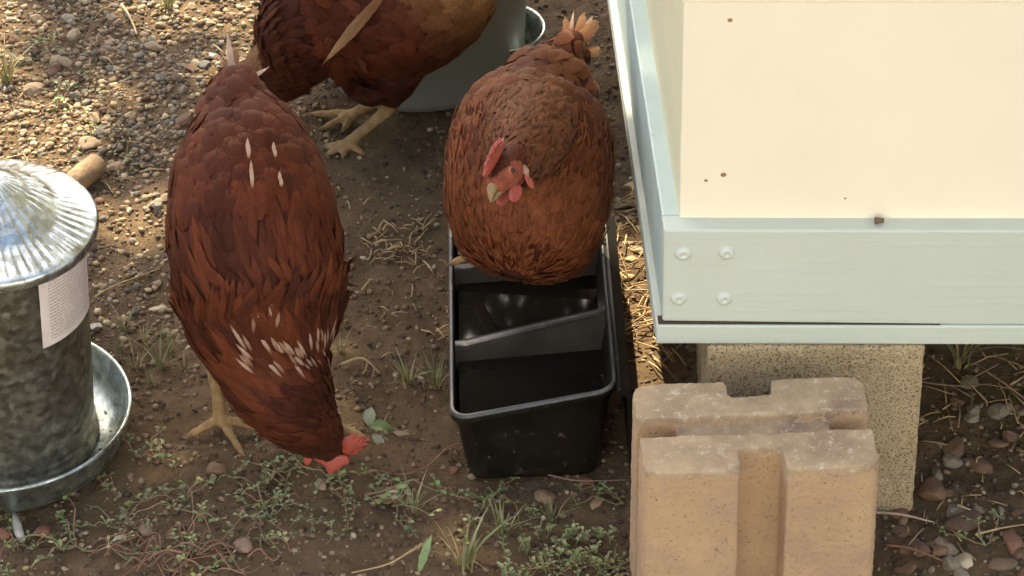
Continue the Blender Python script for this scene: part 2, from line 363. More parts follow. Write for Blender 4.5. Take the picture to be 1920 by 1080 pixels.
def pier():
    ZT = .196
    fl = G(1208, 889, ZT); frr = G(1652, 873, ZT); bl = G(1184, 722, ZT); br = G(1616, 703, ZT)
    def at(s, q, z): p = fl.lerp(frr, s).lerp(bl.lerp(br, s), q); return Vector((p.x, p.y, z))
    t = empty('pier_block', at(.5, .5, 0))
    S0, S1 = .405, .605; Q0, Q1 = .40, .62; DPT = .17; DQ = .25
    # plan outline with a vertical groove in each side
    pl = [(0, 0), (S0, 0), (S0 + .01, DQ), (S1 - .01, DQ), (S1, 0), (1, 0), (1, Q0), (1 - DPT, Q0 + .01), (1 - DPT, Q1 - .01), (1, Q1), (1, 1),
          (S1 + .0, 1), (S1 - .01, 1 - DQ * .7), (S0 + .01, 1 - DQ * .7), (S0, 1), (0, 1), (0, Q1), (DPT, Q1 - .01), (DPT, Q0 + .01), (0, Q0)]
    def rnd(poly, rad, keep):
        out = []
        n = len(poly)
        for i, p in enumerate(poly):
            if i not in keep: out.append(p); continue
            a = Vector(poly[i - 1]); b_ = Vector(p); c = Vector(poly[(i + 1) % n])
            d1 = (a - b_).normalized() * rad; d2 = (c - b_).normalized() * rad
            for k in range(5):
                tt = k / 4; out.append(tuple((b_ + d1) * (1 - tt) ** 2 + b_ * 2 * tt * (1 - tt) + (b_ + d2) * tt ** 2))
        return out
    pl = rnd(pl, .10, (0, 5, 10, 15))
    cx, cy = .5, .5
    mb = MB()
    def ring(z, g, poly): return [at(cx + (p_[0] - cx) * g, cy + (p_[1] - cy) * g, z) for p_ in poly]
    vs = []; fs = []; n = len(pl); zs = [(-.02, 1.015), (.06, 1.01), (.14, 1.005), (ZT - .011, 1.0)]
    for z, g in zs: vs += ring(z, g, pl)
    for i in range(len(zs) - 1):
        for k in range(n): fs.append((i * n + k, i * n + (k + 1) % n, (i + 1) * n + (k + 1) % n, (i + 1) * n + k))
    fs += [tuple(range(n))[::-1], tuple(range((len(zs) - 1) * n, len(zs) * n))]
    mb.add(vs, fs)
    fh = rnd([(0, 0), (S0, 0), (S0 + .01, DQ), (S1 - .01, DQ), (S1, 0), (1, 0), (1, Q0), (1 - DPT, Q0 + .01), (.62, Q0 + .005), (.56, Q0 - .02), (.5, Q0 + .01), (DPT, Q0 + .01), (0, Q0)], .10, (0, 5))
    bh = rnd([(1, Q1), (1, 1), (S1, 1), (S1 - .01, 1 - DQ * .7), (S0 + .01, 1 - DQ * .7), (S0, 1), (0, 1), (0, Q1), (DPT, Q1 - .01), (1 - DPT, Q1 - .01)], .10, (1, 6))
    for poly in (fh, bh):
        q = [at(p_[0], p_[1], 0) for p_ in poly]; mb.prism(q, ZT - .03, ZT)
    me = remeshed(mb, 'block_body', .0022)
    ms_ = [0] * len(me.polygons)
    P = np.zeros(len(me.vertices) * 3, 'f'); N_ = P.copy(); me.vertices.foreach_get('co', P); me.vertices.foreach_get('normal', N_)
    P = P.reshape(-1, 3); N_ = N_.reshape(-1, 3)
    P = P + N_ * np.array([[.0008 * fbm(tuple(q * 260), 3) + .0005 * fbm(tuple(q * 38), 2)] for q in P]); me.vertices.foreach_set('co', P.astype('f').ravel())
    me.update()
    for i, f in enumerate(me.polygons):
        e = .0035 * fbm(tuple(f.center * 90), 3)
        if f.normal.z > .45 + e * 40 or (f.center.z > ZT - .006 + e and f.normal.z > -.2): ms_[i] = 1
    me.polygons.foreach_set('material_index', ms_); link('block_body', me, t, [M['paver'], M['paver_top']])
    return t
tag(pier(), 'tan notched pier block with grooved sides in front of the coop corner', 'pier block')

# ------------------------------------------------------------------ galvanised feeder
def feeder(c):
    t = empty('poultry_feeder', c)
    r = .1205
    mb = MB()
    prof = [(.0001, .006), (r - .022, .005), (r - .012, .008), (r - .004, .022), (r, .041)]
    prof += [(r + .0022 * math.cos(a), .0445 - .0 + .0028 * math.sin(a)) for a in [math.pi * k / 4 for k in range(0, 5)]]
    prof += [(r - .004, .041), (r - .008, .026), (r - .017, .0125), (r - .030, .0095), (.0001, .0095)]
    mb.lathe([(a, z) for a, z in prof], c, 96); mb.build('pan', M['panzinc'], t)
    bt, br_ = .262, .0775; LEAN = Matrix.Rotation(R(2.2), 3, 'Y')
    def lean(o):
        for q in o.data.vertices: q.co = c + LEAN @ (q.co - c) + Vector((.003, 0, 0))
        return o
    mb = MB(); pr = [(.0745, .012), (.0775, .0125), (.079, .018), (.0775, .0225), (.0755, .024), (.0755, .030), (.077, .033), (.0758, .036)]
    pr += [(.0758 + .0022 * k / 10, .036 + (bt - .036) * k / 10) for k in range(1, 11)]
    mb.lathe([(a + .006, z) for a, z in pr], c, 96); lean(mb.build('body', M['galv'], t))
    # lid: ribbed cone with rolled rim
    mb = MB(); n = 288; ring = []
    rad = [.0955, .0965, .096, .094, .088, .066, .060, .057, .040, .036, .033, .016, .011, .0001]
    hz = [.252, .257, .2615, .2632, .265, .2735, .2768, .280, .2915, .2935, .297, .307, .309, .3095]
    amp = [0, 0, 0, 0, .0008, .0012, .0002, .0003, .0011, .0002, .0, .0006, 0, 0]
    vs = []; fs = []
    for i in range(len(rad)):
        for k in range(n):
            a = 2 * math.pi * k / n; nr = 56 if rad[i] > .06 else 36
            z = hz[i] + amp[i] * max(-.4, math.sin(a * nr)) * .8
            vs.append((c[0] + rad[i] * math.cos(a), c[1] + rad[i] * math.sin(a), c[2] + z))
    for i in range(len(rad) - 1):
        for k in range(n): fs.append((i * n + k, i * n + (k + 1) % n, (i + 1) * n + (k + 1) % n, (i + 1) * n + k))
    mb.add(vs, fs); lid = lean(mb.build('lid', M['zinc'], t))
    mb = MB(); mb.lathe([(.006, .307), (.006, .312), (.010, .316), (.0105, .321), (.007, .326), (.0001, .3275)], c, 32); lean(mb.build('knob', M['zinc'], lid))
    # paper label wrapped on the body
    mb = MB(); N = 24; H = 16; rl = .0845
    a0, a1 = R(-55), R(-3); z0, z1 = .171, .256
    vs = []; fs = []; cs = []
    for j in range(H + 1):
        for i in range(N + 1):
            a = a0 + (a1 - a0) * i / N; z = z0 + (z1 - z0) * j / H
            vs.append((c[0] + rl * math.cos(a), c[1] + rl * math.sin(a), c[2] + z)); cs.append((i / N, 1 - j / H, 0))
    for j in range(H):
        for i in range(N): q = j * (N + 1) + i; fs.append((q, q + 1, q + N + 2, q + N + 1))
    k = len(mb.v); mb.add(vs, fs); mb.c = cs
    lean(mb.build('paper_label', M['paper'], t))
    return t
FC = G(2, 765, .0445); FC.z = 0.0
fd = tag(feeder(FC), 'galvanised poultry feeder with ribbed lid and paper label at left', 'feeder')

# ------------------------------------------------------------------ pail and dish behind the hens
def pail(c):
    t = empty('metal_pail', c); mb = MB()
    rb, rt, h = .112, .124, .24
    mb.lathe([(.0001, .003), (rb - .006, .003), (rb - .003, 0), (rb, .002), (rb + .0005, .01), (rt, h), (rt + .003, h + .003), (rt, h + .005), (rt - .003, h), (rb - .004, .012), (.0001, .012)], c, 96)
    mb.build('pail_wall', M['pail'], t)
    mb = MB(); e = c + Vector((rt + .004, -.01, h - .015)); mb.tube([e, e + Vector((.006, -.006, -.05)), e + Vector((.004, -.012, -.10)), e + Vector((-.002, -.02, -.14))], .0022, 8)
    mb.build('wire_handle', M['pail'], t)
    return t
pc = G(790, 104, 0); tag(pail(pc), 'dull galvanised pail standing behind the hens', 'pail')
def dish(c):
    mb = MB(); r = .047
    mb.lathe([(.0001, .0), (r * .7, 0), (r, .042), (r + .002, .044), (r + .001, .046), (r - .002, .043), (r * .66, .006), (.0001, .006)], c, 64)
    return mb.build('metal_dish', M['zinc'])
dc = G(938, 50, .045); dc.z = 0
tag(dish(dc), 'small galvanised dish with a bright rim beside the pail', 'dish')

# ------------------------------------------------------------------ black trough
def trough():
    c = [G(845, 785, .085), G(1156, 728, .112), G(1120, 318, .110), G(842, 352, .085)]      # rim: front left, front right, rear right, rear left
    def at(s, q, g=0, dz=0, z=None):
        a = c[0].lerp(c[1], s).lerp(c[3].lerp(c[2], s), q)
        ctr = (c[0] + c[1] + c[2] + c[3]) / 4
        p = Vector((a.x, a.y, 0)); p = p + (Vector((ctr.x, ctr.y, 0)) - p) * 0
        zz = a.z + dz if z is None else z
        return Vector((p.x, p.y, zz))
    t = empty('feed_trough', at(.5, .5, 0, 0, 0))
    W_, L_ = (c[1] - c[0]).xy.length, (c[3] - c[0]).xy.length
    def loop(inset, z=None, dz=0, rad=.018, k=6):
        "rounded rectangle inset by metres, following the sloping rim or flat at height z"
        ix, iy = inset / W_, inset / L_; rx, ry = max(rad - inset, .004) / W_, max(rad - inset, .004) / L_
        out = []
        for (cx, cy, a0) in ((1 - ix - rx, iy + ry, -90), (1 - ix - rx, 1 - iy - ry, 0), (ix + rx, 1 - iy - ry, 90), (ix + rx, iy + ry, 180)):
            for i in range(k + 1):
                a = R(a0 + 90 * i / k); out.append(at(cx + rx * math.cos(a), cy + ry * math.sin(a), 0, dz, z))
        return out
    loops = [loop(.018, -.004, rad=.03), loop(.014, .004, rad=.03), loop(.004, None, -.012), loop(-.0005, None, -.0095), loop(-.0012, None, -.003), loop(.0002, None, 0),
             loop(.0026, None, 0), loop(.0036, None, -.002), loop(.0042, None, -.012), loop(.016, .012, rad=.03), loop(.022, .008, rad=.03)]
    mb = MB(); n = len(loops[0]); vs = [p for l in loops for p in l]; fs = []; mi = []
    for i in range(len(loops) - 1):
        for k in range(n): fs.append((i * n + k, i * n + (k + 1) % n, (i + 1) * n + (k + 1) % n, (i + 1) * n + k)); mi.append(1 if 4 <= i <= 5 else 0)
    fs += [tuple(range(n))[::-1], tuple(range((len(loops) - 1) * n, len(loops) * n))]; mi += [0, 0]
    mb.add(vs, fs); mb.m = mi
    mb.build('shell', [M['rubber'], M['rim']], t)
    DUST = mat('dusty black plastic', (.030, .024, .016), .75, vary=.5, nscale=25, bump=.1, spec=.12)
    for q in (.333, .667):
        mb = MB(); hw = .0065 / L_
        prof = [(-.020 / L_, .010), (-hw * 1.3, None), (-hw * .6, 0), (hw * .6, 0), (hw * 1.3, None), (.020 / L_, .010)]
        vs = []; S = 14
        for i in range(S + 1):
            s = .03 + (.975 - .03) * i / S
            for dq, z in prof:
                dq = dq + (s - .5) * .05
                if z is None: vs.append(at(s, q + dq, 0, -.006))
                elif z == 0: vs.append(at(s, q + dq, 0, -.0015 - (.003 if 0 < i < S else 0)))
                else: vs.append(at(s, q + dq, 0, 0, z))
        fs = []; P = len(prof)
        for i in range(S):
            for k in range(P - 1): fs.append((i * P + k, i * P + k + 1, (i + 1) * P + k + 1, (i + 1) * P + k))
        mb.add(vs, fs); mb.m = [1 if f % (P - 1) in (2,) else 0 for f in range(len(fs))]
        mb.build('divider', [DUST, M['rim']], t)
    mb = MB(); mb.add(loop(.0080, .070), [tuple(range(n))]); mb.build('water_surface', M['water'], t, False)
    # hanging lip along the fence side
    mb = MB(); 
    a, b_ = at(1.0, -.0), at(1.0, 1.0); e = (c[1] - c[0]); e.z = 0; e.normalize()
    sec = [(0.0005, -.002), (.004, -.001), (.0135, -.008), (.015, -.095), (.012, -.098), (.010, -.012), (.0, -.006)]
    for p in (a, b_): mb.v += [tuple(p + e * x + Vector((0, 0, z))) for x, z in sec]
    mb.c = [(1, 1, 1)] * len(mb.v); k = len(sec)
    mb.f = [(i, (i + 1) % k, k + (i + 1) % k, k + i) for i in range(k)] + [tuple(range(k))[::-1], tuple(range(k, 2 * k))]; mb.m = [0] * len(mb.f)
    o = mb.build('hanging_lip', M['rubber'], t, False); bevel(o, .001, 2)
    return t
tag(trough(), 'black plastic trough divided into compartments and holding dark water', 'trough')

# ------------------------------------------------------------------ hens
def interp_stations(st, n):
    "Catmull-Rom through (point, half width, half height) stations"
    P = [np.r_[np.array(p), w_, h_] for p, w_, h_ in st]
    P = np.array([2 * P[0] - P[1]] + P + [2 * P[-1] - P[-2]]); out = []
    m = len(P) - 3
    for i in range(n):
        x = i / (n - 1) * m; k = min(int(x), m - 1); t = x - k
        p0, p1, p2, p3 = P[k:k + 4]
        out.append(.5 * (2 * p1 + (p2 - p0) * t + (2 * p0 - 5 * p1 + 4 * p2 - p3) * t * t + (3 * p1 - p0 - 3 * p2 + p3) * t ** 3))
    out = np.array(out); out[:, 3:] = np.maximum(out[:, 3:], .003); return out
class Loft:
    def __init__(s, st, up=(0, 0, 1), n=60):
        s.A = interp_stations(st, n); s.n = n
        T = np.gradient(s.A[:, :3], axis=0); T /= np.linalg.norm(T, axis=1)[:, None]; s.T = T
        U = np.array(up, float)[None] - T * (T @ np.array(up, float))[:, None]; U /= np.linalg.norm(U, axis=1)[:, None]; s.U = U
        s.B = np.cross(T, U)
        d = np.linalg.norm(np.diff(s.A[:, :3], axis=0), axis=1); s.arc = np.r_[0, np.cumsum(d)]
    def at(s, x, phi):
        "x in 0..1 by arc length, phi angle; returns point, normal, tangent (towards the last station)"
        ar = x * s.arc[-1]; f = lambda a: np.array([np.interp(ar, s.arc, a[:, k]) for k in range(a.shape[1])])
        C, T, U, B = f(s.A), f(s.T), f(s.U), f(s.B)
        c, q = math.cos(phi), math.sin(phi); w_, h_ = C[3], C[4]
        p = C[:3] + B * w_ * c + U * h_ * q
        e = min(.02, 1 - 1e-6); x2 = min(1, x + e); x1 = max(0, x - e)
        def pt(xx):
            a2 = xx * s.arc[-1]; g = lambda a: np.array([np.interp(a2, s.arc, a[:, k]) for k in range(a.shape[1])])
            C2, U2, B2 = g(s.A), g(s.U), g(s.B); return C2[:3] + B2 * C2[3] * c + U2 * C2[4] * q
        tg = pt(x2) - pt(x1); tp = -B * w_ * q + U * h_ * c
        n = np.cross(tp, tg); n /= np.linalg.norm(n) + 1e-9
        if n @ (B * c / max(w_, 1e-4) + U * q / max(h_, 1e-4)) < 0: n = -n
        tg /= np.linalg.norm(tg) + 1e-9
        return p, n, tg, C[3], C[4]
    def mesh(s, mb, k=32):
        vs = []; fs = []; n = s.n
        for i in range(n):
            for j in range(k):
                a = 2 * math.pi * j / k; vs.append(s.A[i, :3] + s.B[i] * s.A[i, 3] * math.cos(a) + s.U[i] * s.A[i, 4] * math.sin(a))
        for i in range(n - 1):
            for j in range(k): fs.append((i * k + j, i * k + (j + 1) % k, (i + 1) * k + (j + 1) % k, (i + 1) * k + j))
        fs += [tuple(range(k))[::-1], tuple(range((n - 1) * k, n * k))]
        mb.add(vs, fs)

class Plumes:
    "collects feathers; each is a small curved vane of 6 x 5 points"
    NT, NU = 7, 5
    def __init__(s): s.v = []; s.c = []; s.u = []; s.f = []; s.n = []; s.k = 0
    def add(s, p, n, d, L_, W_, col, lift=.10, curl=.12, camber=.25, point=0.0, rnd=0.5, tipcol=None, twist=0.0, tip0=.35):
        p = np.asarray(p, float); n = np.asarray(n, float); d = np.asarray(d, float)
        d = d - n * (d @ n); d /= np.linalg.norm(d) + 1e-9; sdv = np.cross(n, d)
        if twist: sdv, n = sdv * math.cos(twist) + n * math.sin(twist), n * math.cos(twist) - sdv * math.sin(twist)
        k0 = s.k; s.k += s.NT * s.NU; NT, NU = s.NT, s.NU
        t = np.linspace(0, 1, NT); u = np.linspace(-1, 1, NU)
        if point > .5: wv = np.sin(np.pi * np.clip(t * .86 + .12, 0, 1)) ** .8 * (1 - t ** 4 * .85)
        else: wv = np.minimum(1, (.5 + 1.2 * t)) * np.clip(1 - np.clip((t - .66) / .34, 0, 1) ** 2.6, 0.0, 1) ** .5
        wv = np.maximum(wv, .04)
        T, U = np.meshgrid(t, u, indexing='ij')
        sag = (lift * T - curl * T * T) * L_ - camber * W_ * U * U * np.minimum(1, T * 2)
        tipb = np.where(np.abs(U) > .9, -.06, 0) * (T > .9)
        P = p + d * ((T + tipb) * L_)[..., None] + sdv * (U * W_ * wv[:, None])[..., None] + n * sag[..., None]
        Q = n + sdv * (U * .30)[..., None] + d * ((T - .45) * .55)[..., None]; s.n.append((Q / np.linalg.norm(Q, axis=-1)[..., None]).reshape(-1, 3))
        s.v.append(P.reshape(-1, 3)); s.u.append(np.stack([U, T, np.full_like(T, rnd)], -1).reshape(-1, 3))
        cc = np.array(col, float)[None] * np.ones((NT * NU, 1))
        if tipcol is not None:
            a = np.sin(np.pi * T.reshape(-1, 1)) ** .8 if tip0 < 0 else np.clip((T.reshape(-1, 1) - tip0) / (.85 - tip0), 0, 1); cc = cc * (1 - a) + np.array(tipcol)[None] * a
        s.c.append(cc)
        q = np.arange(NT * NU).reshape(NT, NU) + k0
        s.f.append(np.stack([q[:-1, :-1], q[1:, :-1], q[1:, 1:], q[:-1, 1:]], -1).reshape(-1, 4))
    def build(s, name, parent):
        me = np_mesh(name, np.concatenate(s.v), np.concatenate(s.f))
        set_col(me, 'Col', np.concatenate(s.c)); set_col(me, 'fuv', np.concatenate(s.u), 'FLOAT_VECTOR')
        o = link(name, me, parent, M['feather']); me.normals_split_custom_set_from_vertices(np.concatenate(s.n).astype('f').tolist()); return o

def cover(pl, lf, rng, spec, x0=0.0, x1=1.0, skip=None, dens=1.15):
    "shingle a loft with feathers, laid towards station 0 (the tail end); spec(x, phi) -> L, W, colour, point, lift, tip"
    x = x1
    while x > x0:
        L_, W_, *_ = spec(x, math.pi / 2); 
        _, _, _, w_, h_ = lf.at(x, 0)
        circ = math.pi * (w_ + h_); k = max(6, int(circ / (W_ * dens))); off = rng.random() * 6.28
        for j in range(k):
            phi = off + 2 * math.pi * (j + rng.uniform(-.25, .25)) / k
            xx = min(1, max(0, x + rng.uniform(-.4, .4) * L_ * .38 / lf.arc[-1]))
            r_ = spec(xx, phi)
            if r_ is None: continue
            L2, W2, col, pt_, lift, tip = r_
            p, n, tg, _, _ = lf.at(xx, phi)
            if skip and skip(p): continue
            sd_ = np.cross(n, tg); d = -tg + sd_ * rng.gauss(0, .14) + np.array((0, 0, -.10))
            g = rng.uniform(.88, 1.13)
            pl.add(p + n * rng.uniform(-.0005, .0015), n, d, L2 * rng.uniform(.88, 1.12), W2 * rng.uniform(.9, 1.1), [q * g for q in col], lift + rng.uniform(-.03, .05), lift * 1.0 + rng.uniform(0, .06), rng.uniform(.15, .35), pt_, rng.random(), tip, rng.gauss(0, .12), .70)
        x -= L_ * .36 / lf.arc[-1]

LEG = (.30, .19, .085); RED = (.31, .054, .030); FACE = (.21, .058, .030)
def leg_geo(mb, hip, hock, foot, toes, r=.0062, segs=None):
    hip, hock, foot = Vector(hip), Vector(hock), Vector(foot)
    a = foot + Vector((0, 0, .010))
    mb.tube([hip, hip.lerp(hock, .5), hock + (hip - hock).normalized() * .012, hock], [.032, .022, .011, r * 1.25], 14)
    mb.tube([hock + (hock - a).normalized() * .006, hock, hock.lerp(a, .5), a, foot + Vector((0, 0, .004))], [r, r * 1.25, r, r * 1.05, r * 1.15], 12)
    segs += [(hock, a, r * 2.3)]
    for tp in toes:
        tp = Vector(tp); d = tp - a; md = a.lerp(tp, .45) + Vector((0, 0, .0035 - (a.z - tp.z) * .25))
        md2 = a.lerp(tp, .78) + Vector((0, 0, .002 - (a.z - tp.z) * .12))
        q = [a]; rr = [r * .9]
        for k in range(1, 10):
            f = k / 9; p_ = (a * (1 - f) ** 2 + md * 2 * f * (1 - f) * 1.0 + tp * f ** 2) if False else (a.lerp(md, f / .45) if f < .45 else md.lerp(md2, (f - .45) / .33) if f < .78 else md2.lerp(tp, (f - .78) / .22))
            q.append(p_); rr.append(r * (.86 - .34 * f) * (1.10 if k % 3 == 0 else .90) * (1 if k < 9 else .55))
        mb.tube(q, rr, 10); segs += [(md2.lerp(tp, .55), tp + (tp - md2) * .2, -r * .75)]
        segs += [(a, md, r * 1.7), (md, tp, r * 1.7)]
def seg_dist(P, a, b_):
    a, b_ = np.array(a), np.array(b_); d = b_ - a; t = np.clip(((P - a) @ d) / (d @ d + 1e-12), 0, 1)
    return np.linalg.norm(P - (a + t[:, None] * d), axis=1)
def blade(outline, F, U, O, thick, name, parent, bend=0.0, col=RED, sub=1, rim=.5):
    "a fleshy flat piece (comb, wattle) from a side outline in the F-U plane; bend tips it sideways"
    S = U.cross(F).normalized()
    cx = sum(p[0] for p in outline) / len(outline); cy = sum(p[1] for p in outline) / len(outline)
    mb = MB(); n = len(outline); vs = []
    for sd_, k in ((-1, .0), (-1, 1.0), (1, 1.0), (1, .0)):
        for x, y in outline:
            g = 1.0 if k == 0.0 else rim
            th = thick * (1 if k else .25)
            xx = cx + (x - cx) * (1 if k == 0 else .72); yy = cy + (y - cy) * (1 if k == 0 else .72)
            b_ = bend * max(0, yy) ** 1.5 * 8
            vs.append(O + F * xx + U * (yy - abs(b_) * .3) + S * (sd_ * th * .5 + b_))
    # order: outer-left, inner-left, inner-right, outer-right
    fs = []
    for r0 in (0, 2):
        for i in range(n):
            fs.append((r0 * n + i, r0 * n + (i + 1) % n, (r0 + 1) * n + (i + 1) % n, (r0 + 1) * n + i))
    for i in range(n): fs.append((3 * n + i, 3 * n + (i + 1) % n, (i + 1) % n, i))
    c1 = len(vs); vs.append(O + F * cx + U * cy + S * (-thick * .5 + bend * max(0, cy) ** 1.5 * 8)); vs.append(O + F * cx + U * cy + S * (thick * .5 + bend * max(0, cy) ** 1.5 * 8))
    for i in range(n):
        fs.append((1 * n + i, 1 * n + (i + 1) % n, c1)); fs.append((2 * n + (i + 1) % n, 2 * n + i, c1 + 1))
    mb.add(vs, fs, 0, col); o = mb.build(name, M['skin'], parent)
    s = o.modifiers.new('s', 'SUBSURF'); s.levels = s.render_levels = sub
    return o
COMB = [(.023, .002), (.028, .011), (.0215, .010), (.0225, .0215), (.0160, .0130), (.0150, .029), (.0090, .0155), (.0055, .035), (.0005, .017), (-.0035, .036), (-.0070, .017), (-.0135, .032), (-.0140, .0155), (-.0235, .0235), (-.019, .010), (-.013, .005), (.0, .003)]
WAT = [(.004, .002), (.008, -.004), (.009, -.012), (.005, -.018), (-.001, -.018), (-.005, -.012), (-.004, -.003)]

RAG = [(-.019, .006), (-.021, -.001), (-.014, -.007), (-.008, -.006), (-.003, -.015), (.001, -.019), (.004, -.012), (.009, -.013), (.011, -.006), (.017, -.006), (.017, .001), (.013, .005), (.006, .003), (.0, .006), (-.008, .002), (-.013, .008)]
def hen(label, torso, neck, head, legs, plume, seed, tail=None, comb_bend=0., comb_scale=1., extra=None, base=None, headdark=(.10, .028, .012), peck=False, comb_len=1., comb_off=Vector((0, 0, 0))):
    rng = random.Random(seed)
    lt = Loft(torso); ln = Loft(neck)
    mb = MB(); lt.mesh(mb); ln.mesh(mb); segs = []
    for lg in legs: leg_geo(mb, *lg, segs=segs)
    O, F, U = head; F = F.normalized(); U = (U - F * U.dot(F)).normalized(); S = U.cross(F)
    # skull with brow and throat
    mb.tube([O - F * .024, O - F * .016, O - F * .002, O + F * .010, O + F * .019, O + F * .024], [.008, .0145, .0158, .0128, .009, .005], 20, up=U)
    me = remeshed(mb, 'hen', .0026)
    P = np.zeros(len(me.vertices) * 3); me.vertices.foreach_get('co', P); P = P.reshape(-1, 3)
    col = np.tile(np.array((.05, .0135, .006)), (len(P), 1))
    for a, b_, r_ in sorted(segs, key=lambda q: q[2] < 0):
        k = seg_dist(P, a, b_) < abs(r_); col[k] = LEG if r_ > 0 else (.20, .13, .07)
    loc = P - np.array(O); f_ = loc @ np.array(F); u_ = loc @ np.array(U); s_ = np.abs(loc @ np.array(S))
    k = (np.linalg.norm(loc, axis=1) < .030) & (f_ > -.010) & (u_ < .0085 + 0 * f_); col[k] = FACE
    set_col(me, 'Col', col)
    o = link('hen', me, None, M['body']); tag(o, label, 'hen', 'brown hens feeding in the yard')
    # beak
    bk = MB(); bc = (.22, .13, .045)
    bk.tube([O + F * .017 + U * .001, O + F * .026 + U * .001, O + F * .031 - U * .002, O + F * .036 - U * .006], [(.0058, .0056), (.0046, .0044), (.0028, .0030), (.0009, .0010)], 12, up=U, col=bc)
    bk.tube([O + F * .015 - U * .006, O + F * .024 - U * .006, O + F * .033 - U * .0065], [(.0058, .004), (.0042, .0026), (.0012, .001)], 12, up=U, col=(.22, .13, .05))
    bk.build('beak', M['skin'], o)
    cs = comb_scale
    blade([(x * cs * comb_len, y * cs) for x, y in COMB], F, U, O + comb_off + U * .009 + F * (.004 + .010 * (1 - comb_len) * 1.6), .0060, 'comb', o, comb_bend)
    for sg in (-1, 1):
        if peck:
            if sg > 0: blade(RAG, V(1, -.10, .1).normalized(), V(.1, .93, .35).normalized(), O + F * .013 + V(.002, 0, .012), .006, 'wattle', o, 0)
            else: blade([(x * .8 + .004 * y, y * 1.1) for x, y in WAT], V(.8, -.3, .4).normalized(), V(.30, .90, .30).normalized(), O + F * .002 + V(-.0165, .002, .008), .004, 'wattle', o, 0)
        else:
            blade([(x * 1.75 - .004, y * .80) for x, y in WAT], F, U, O + F * .010 - U * .009 + S * (.0075 * sg), .0045, 'wattle', o, 0, sub=2)
            blade([(x * .6, y * .85) for x, y in WAT], F, U, O - F * .009 - U * .010 + S * (.0135 * sg), .003, 'wattle', o, 0, sub=2)
        e = MB(); e.tube([O - F * .012 + S * (.0128 * sg) - U * .003, O - F * .010 + S * (.0142 * sg) - U * .008, O - F * .009 + S * (.013 * sg) - U * .013], [.0022, .0034, .0020], 10, col=(.30, .15, .09)); e.build('earlobe', M['skin'], o)
        e = MB(); ep = O + F * .0035 + U * .0025 + S * (.0128 * sg)
        e.lathe([(.0001, .0022), (.0016, .0018), (.0024, .0008), (.0026, 0), (.0001, -.001)], (0, 0, 0), 14, col=(.55, .22, .05))
        rot = (S * sg).to_track_quat('Z', 'Y').to_matrix()
        e.v = [tuple(ep + rot @ Vector(q)) for q in e.v]; eo = e.build('eye', M['eye'], o)
        e = MB(); e.tube([ep + rot @ Vector((.0042 * math.cos(a), .0032 * math.sin(a), -.0006)) for a in [2 * math.pi * k / 12 for k in range(13)]], .0011, 6, col=(.40, .13, .07)); e.build('eyelid', M['skin'], eo)
    # plumage
    pl = Plumes(); plume(pl, lt, ln, rng, o)
    # small head feathers on the crown and cheeks behind the face
    for k in range(170):
        a = rng.uniform(0, 6.28); b_ = rng.uniform(-.024, .003 if peck else .014)
        rr = .0152 * math.sqrt(max(.12, 1 - ((b_ + .004) / .026) ** 2)); nn = (S * math.cos(a) + U * math.sin(a))
        if math.sin(a) < .40 and b_ > -.013: continue
        p = O + F * b_ + nn * rr
        pl.add(p, nn, -F, .011, .0026, [q * rng.uniform(.7, 1.2) for q in headdark], .12, .1, .3, 1, rng.random())
    pl.build('plumage', o)
    if tail:
        tp = Plumes(); tail(tp, lt, rng); tp.build('tail_feathers', o)
    if extra: extra(o, lt, rng)
    return o
def st(u, v, z, w, h=None): w = w * MPP; return (tuple(G(u, v, z)), w, (h * MPP if h else w))
CH = (.088, .0205, .0082); OR = (.160, .043, .0145); DK = (.046, .0125, .006); TAN = (.28, .15, .07); WH = (.62, .44, .30)
def mixc(a, b_, t): t = min(1, max(0, t)); return tuple(x * (1 - t) + y * t for x, y in zip(a, b_))

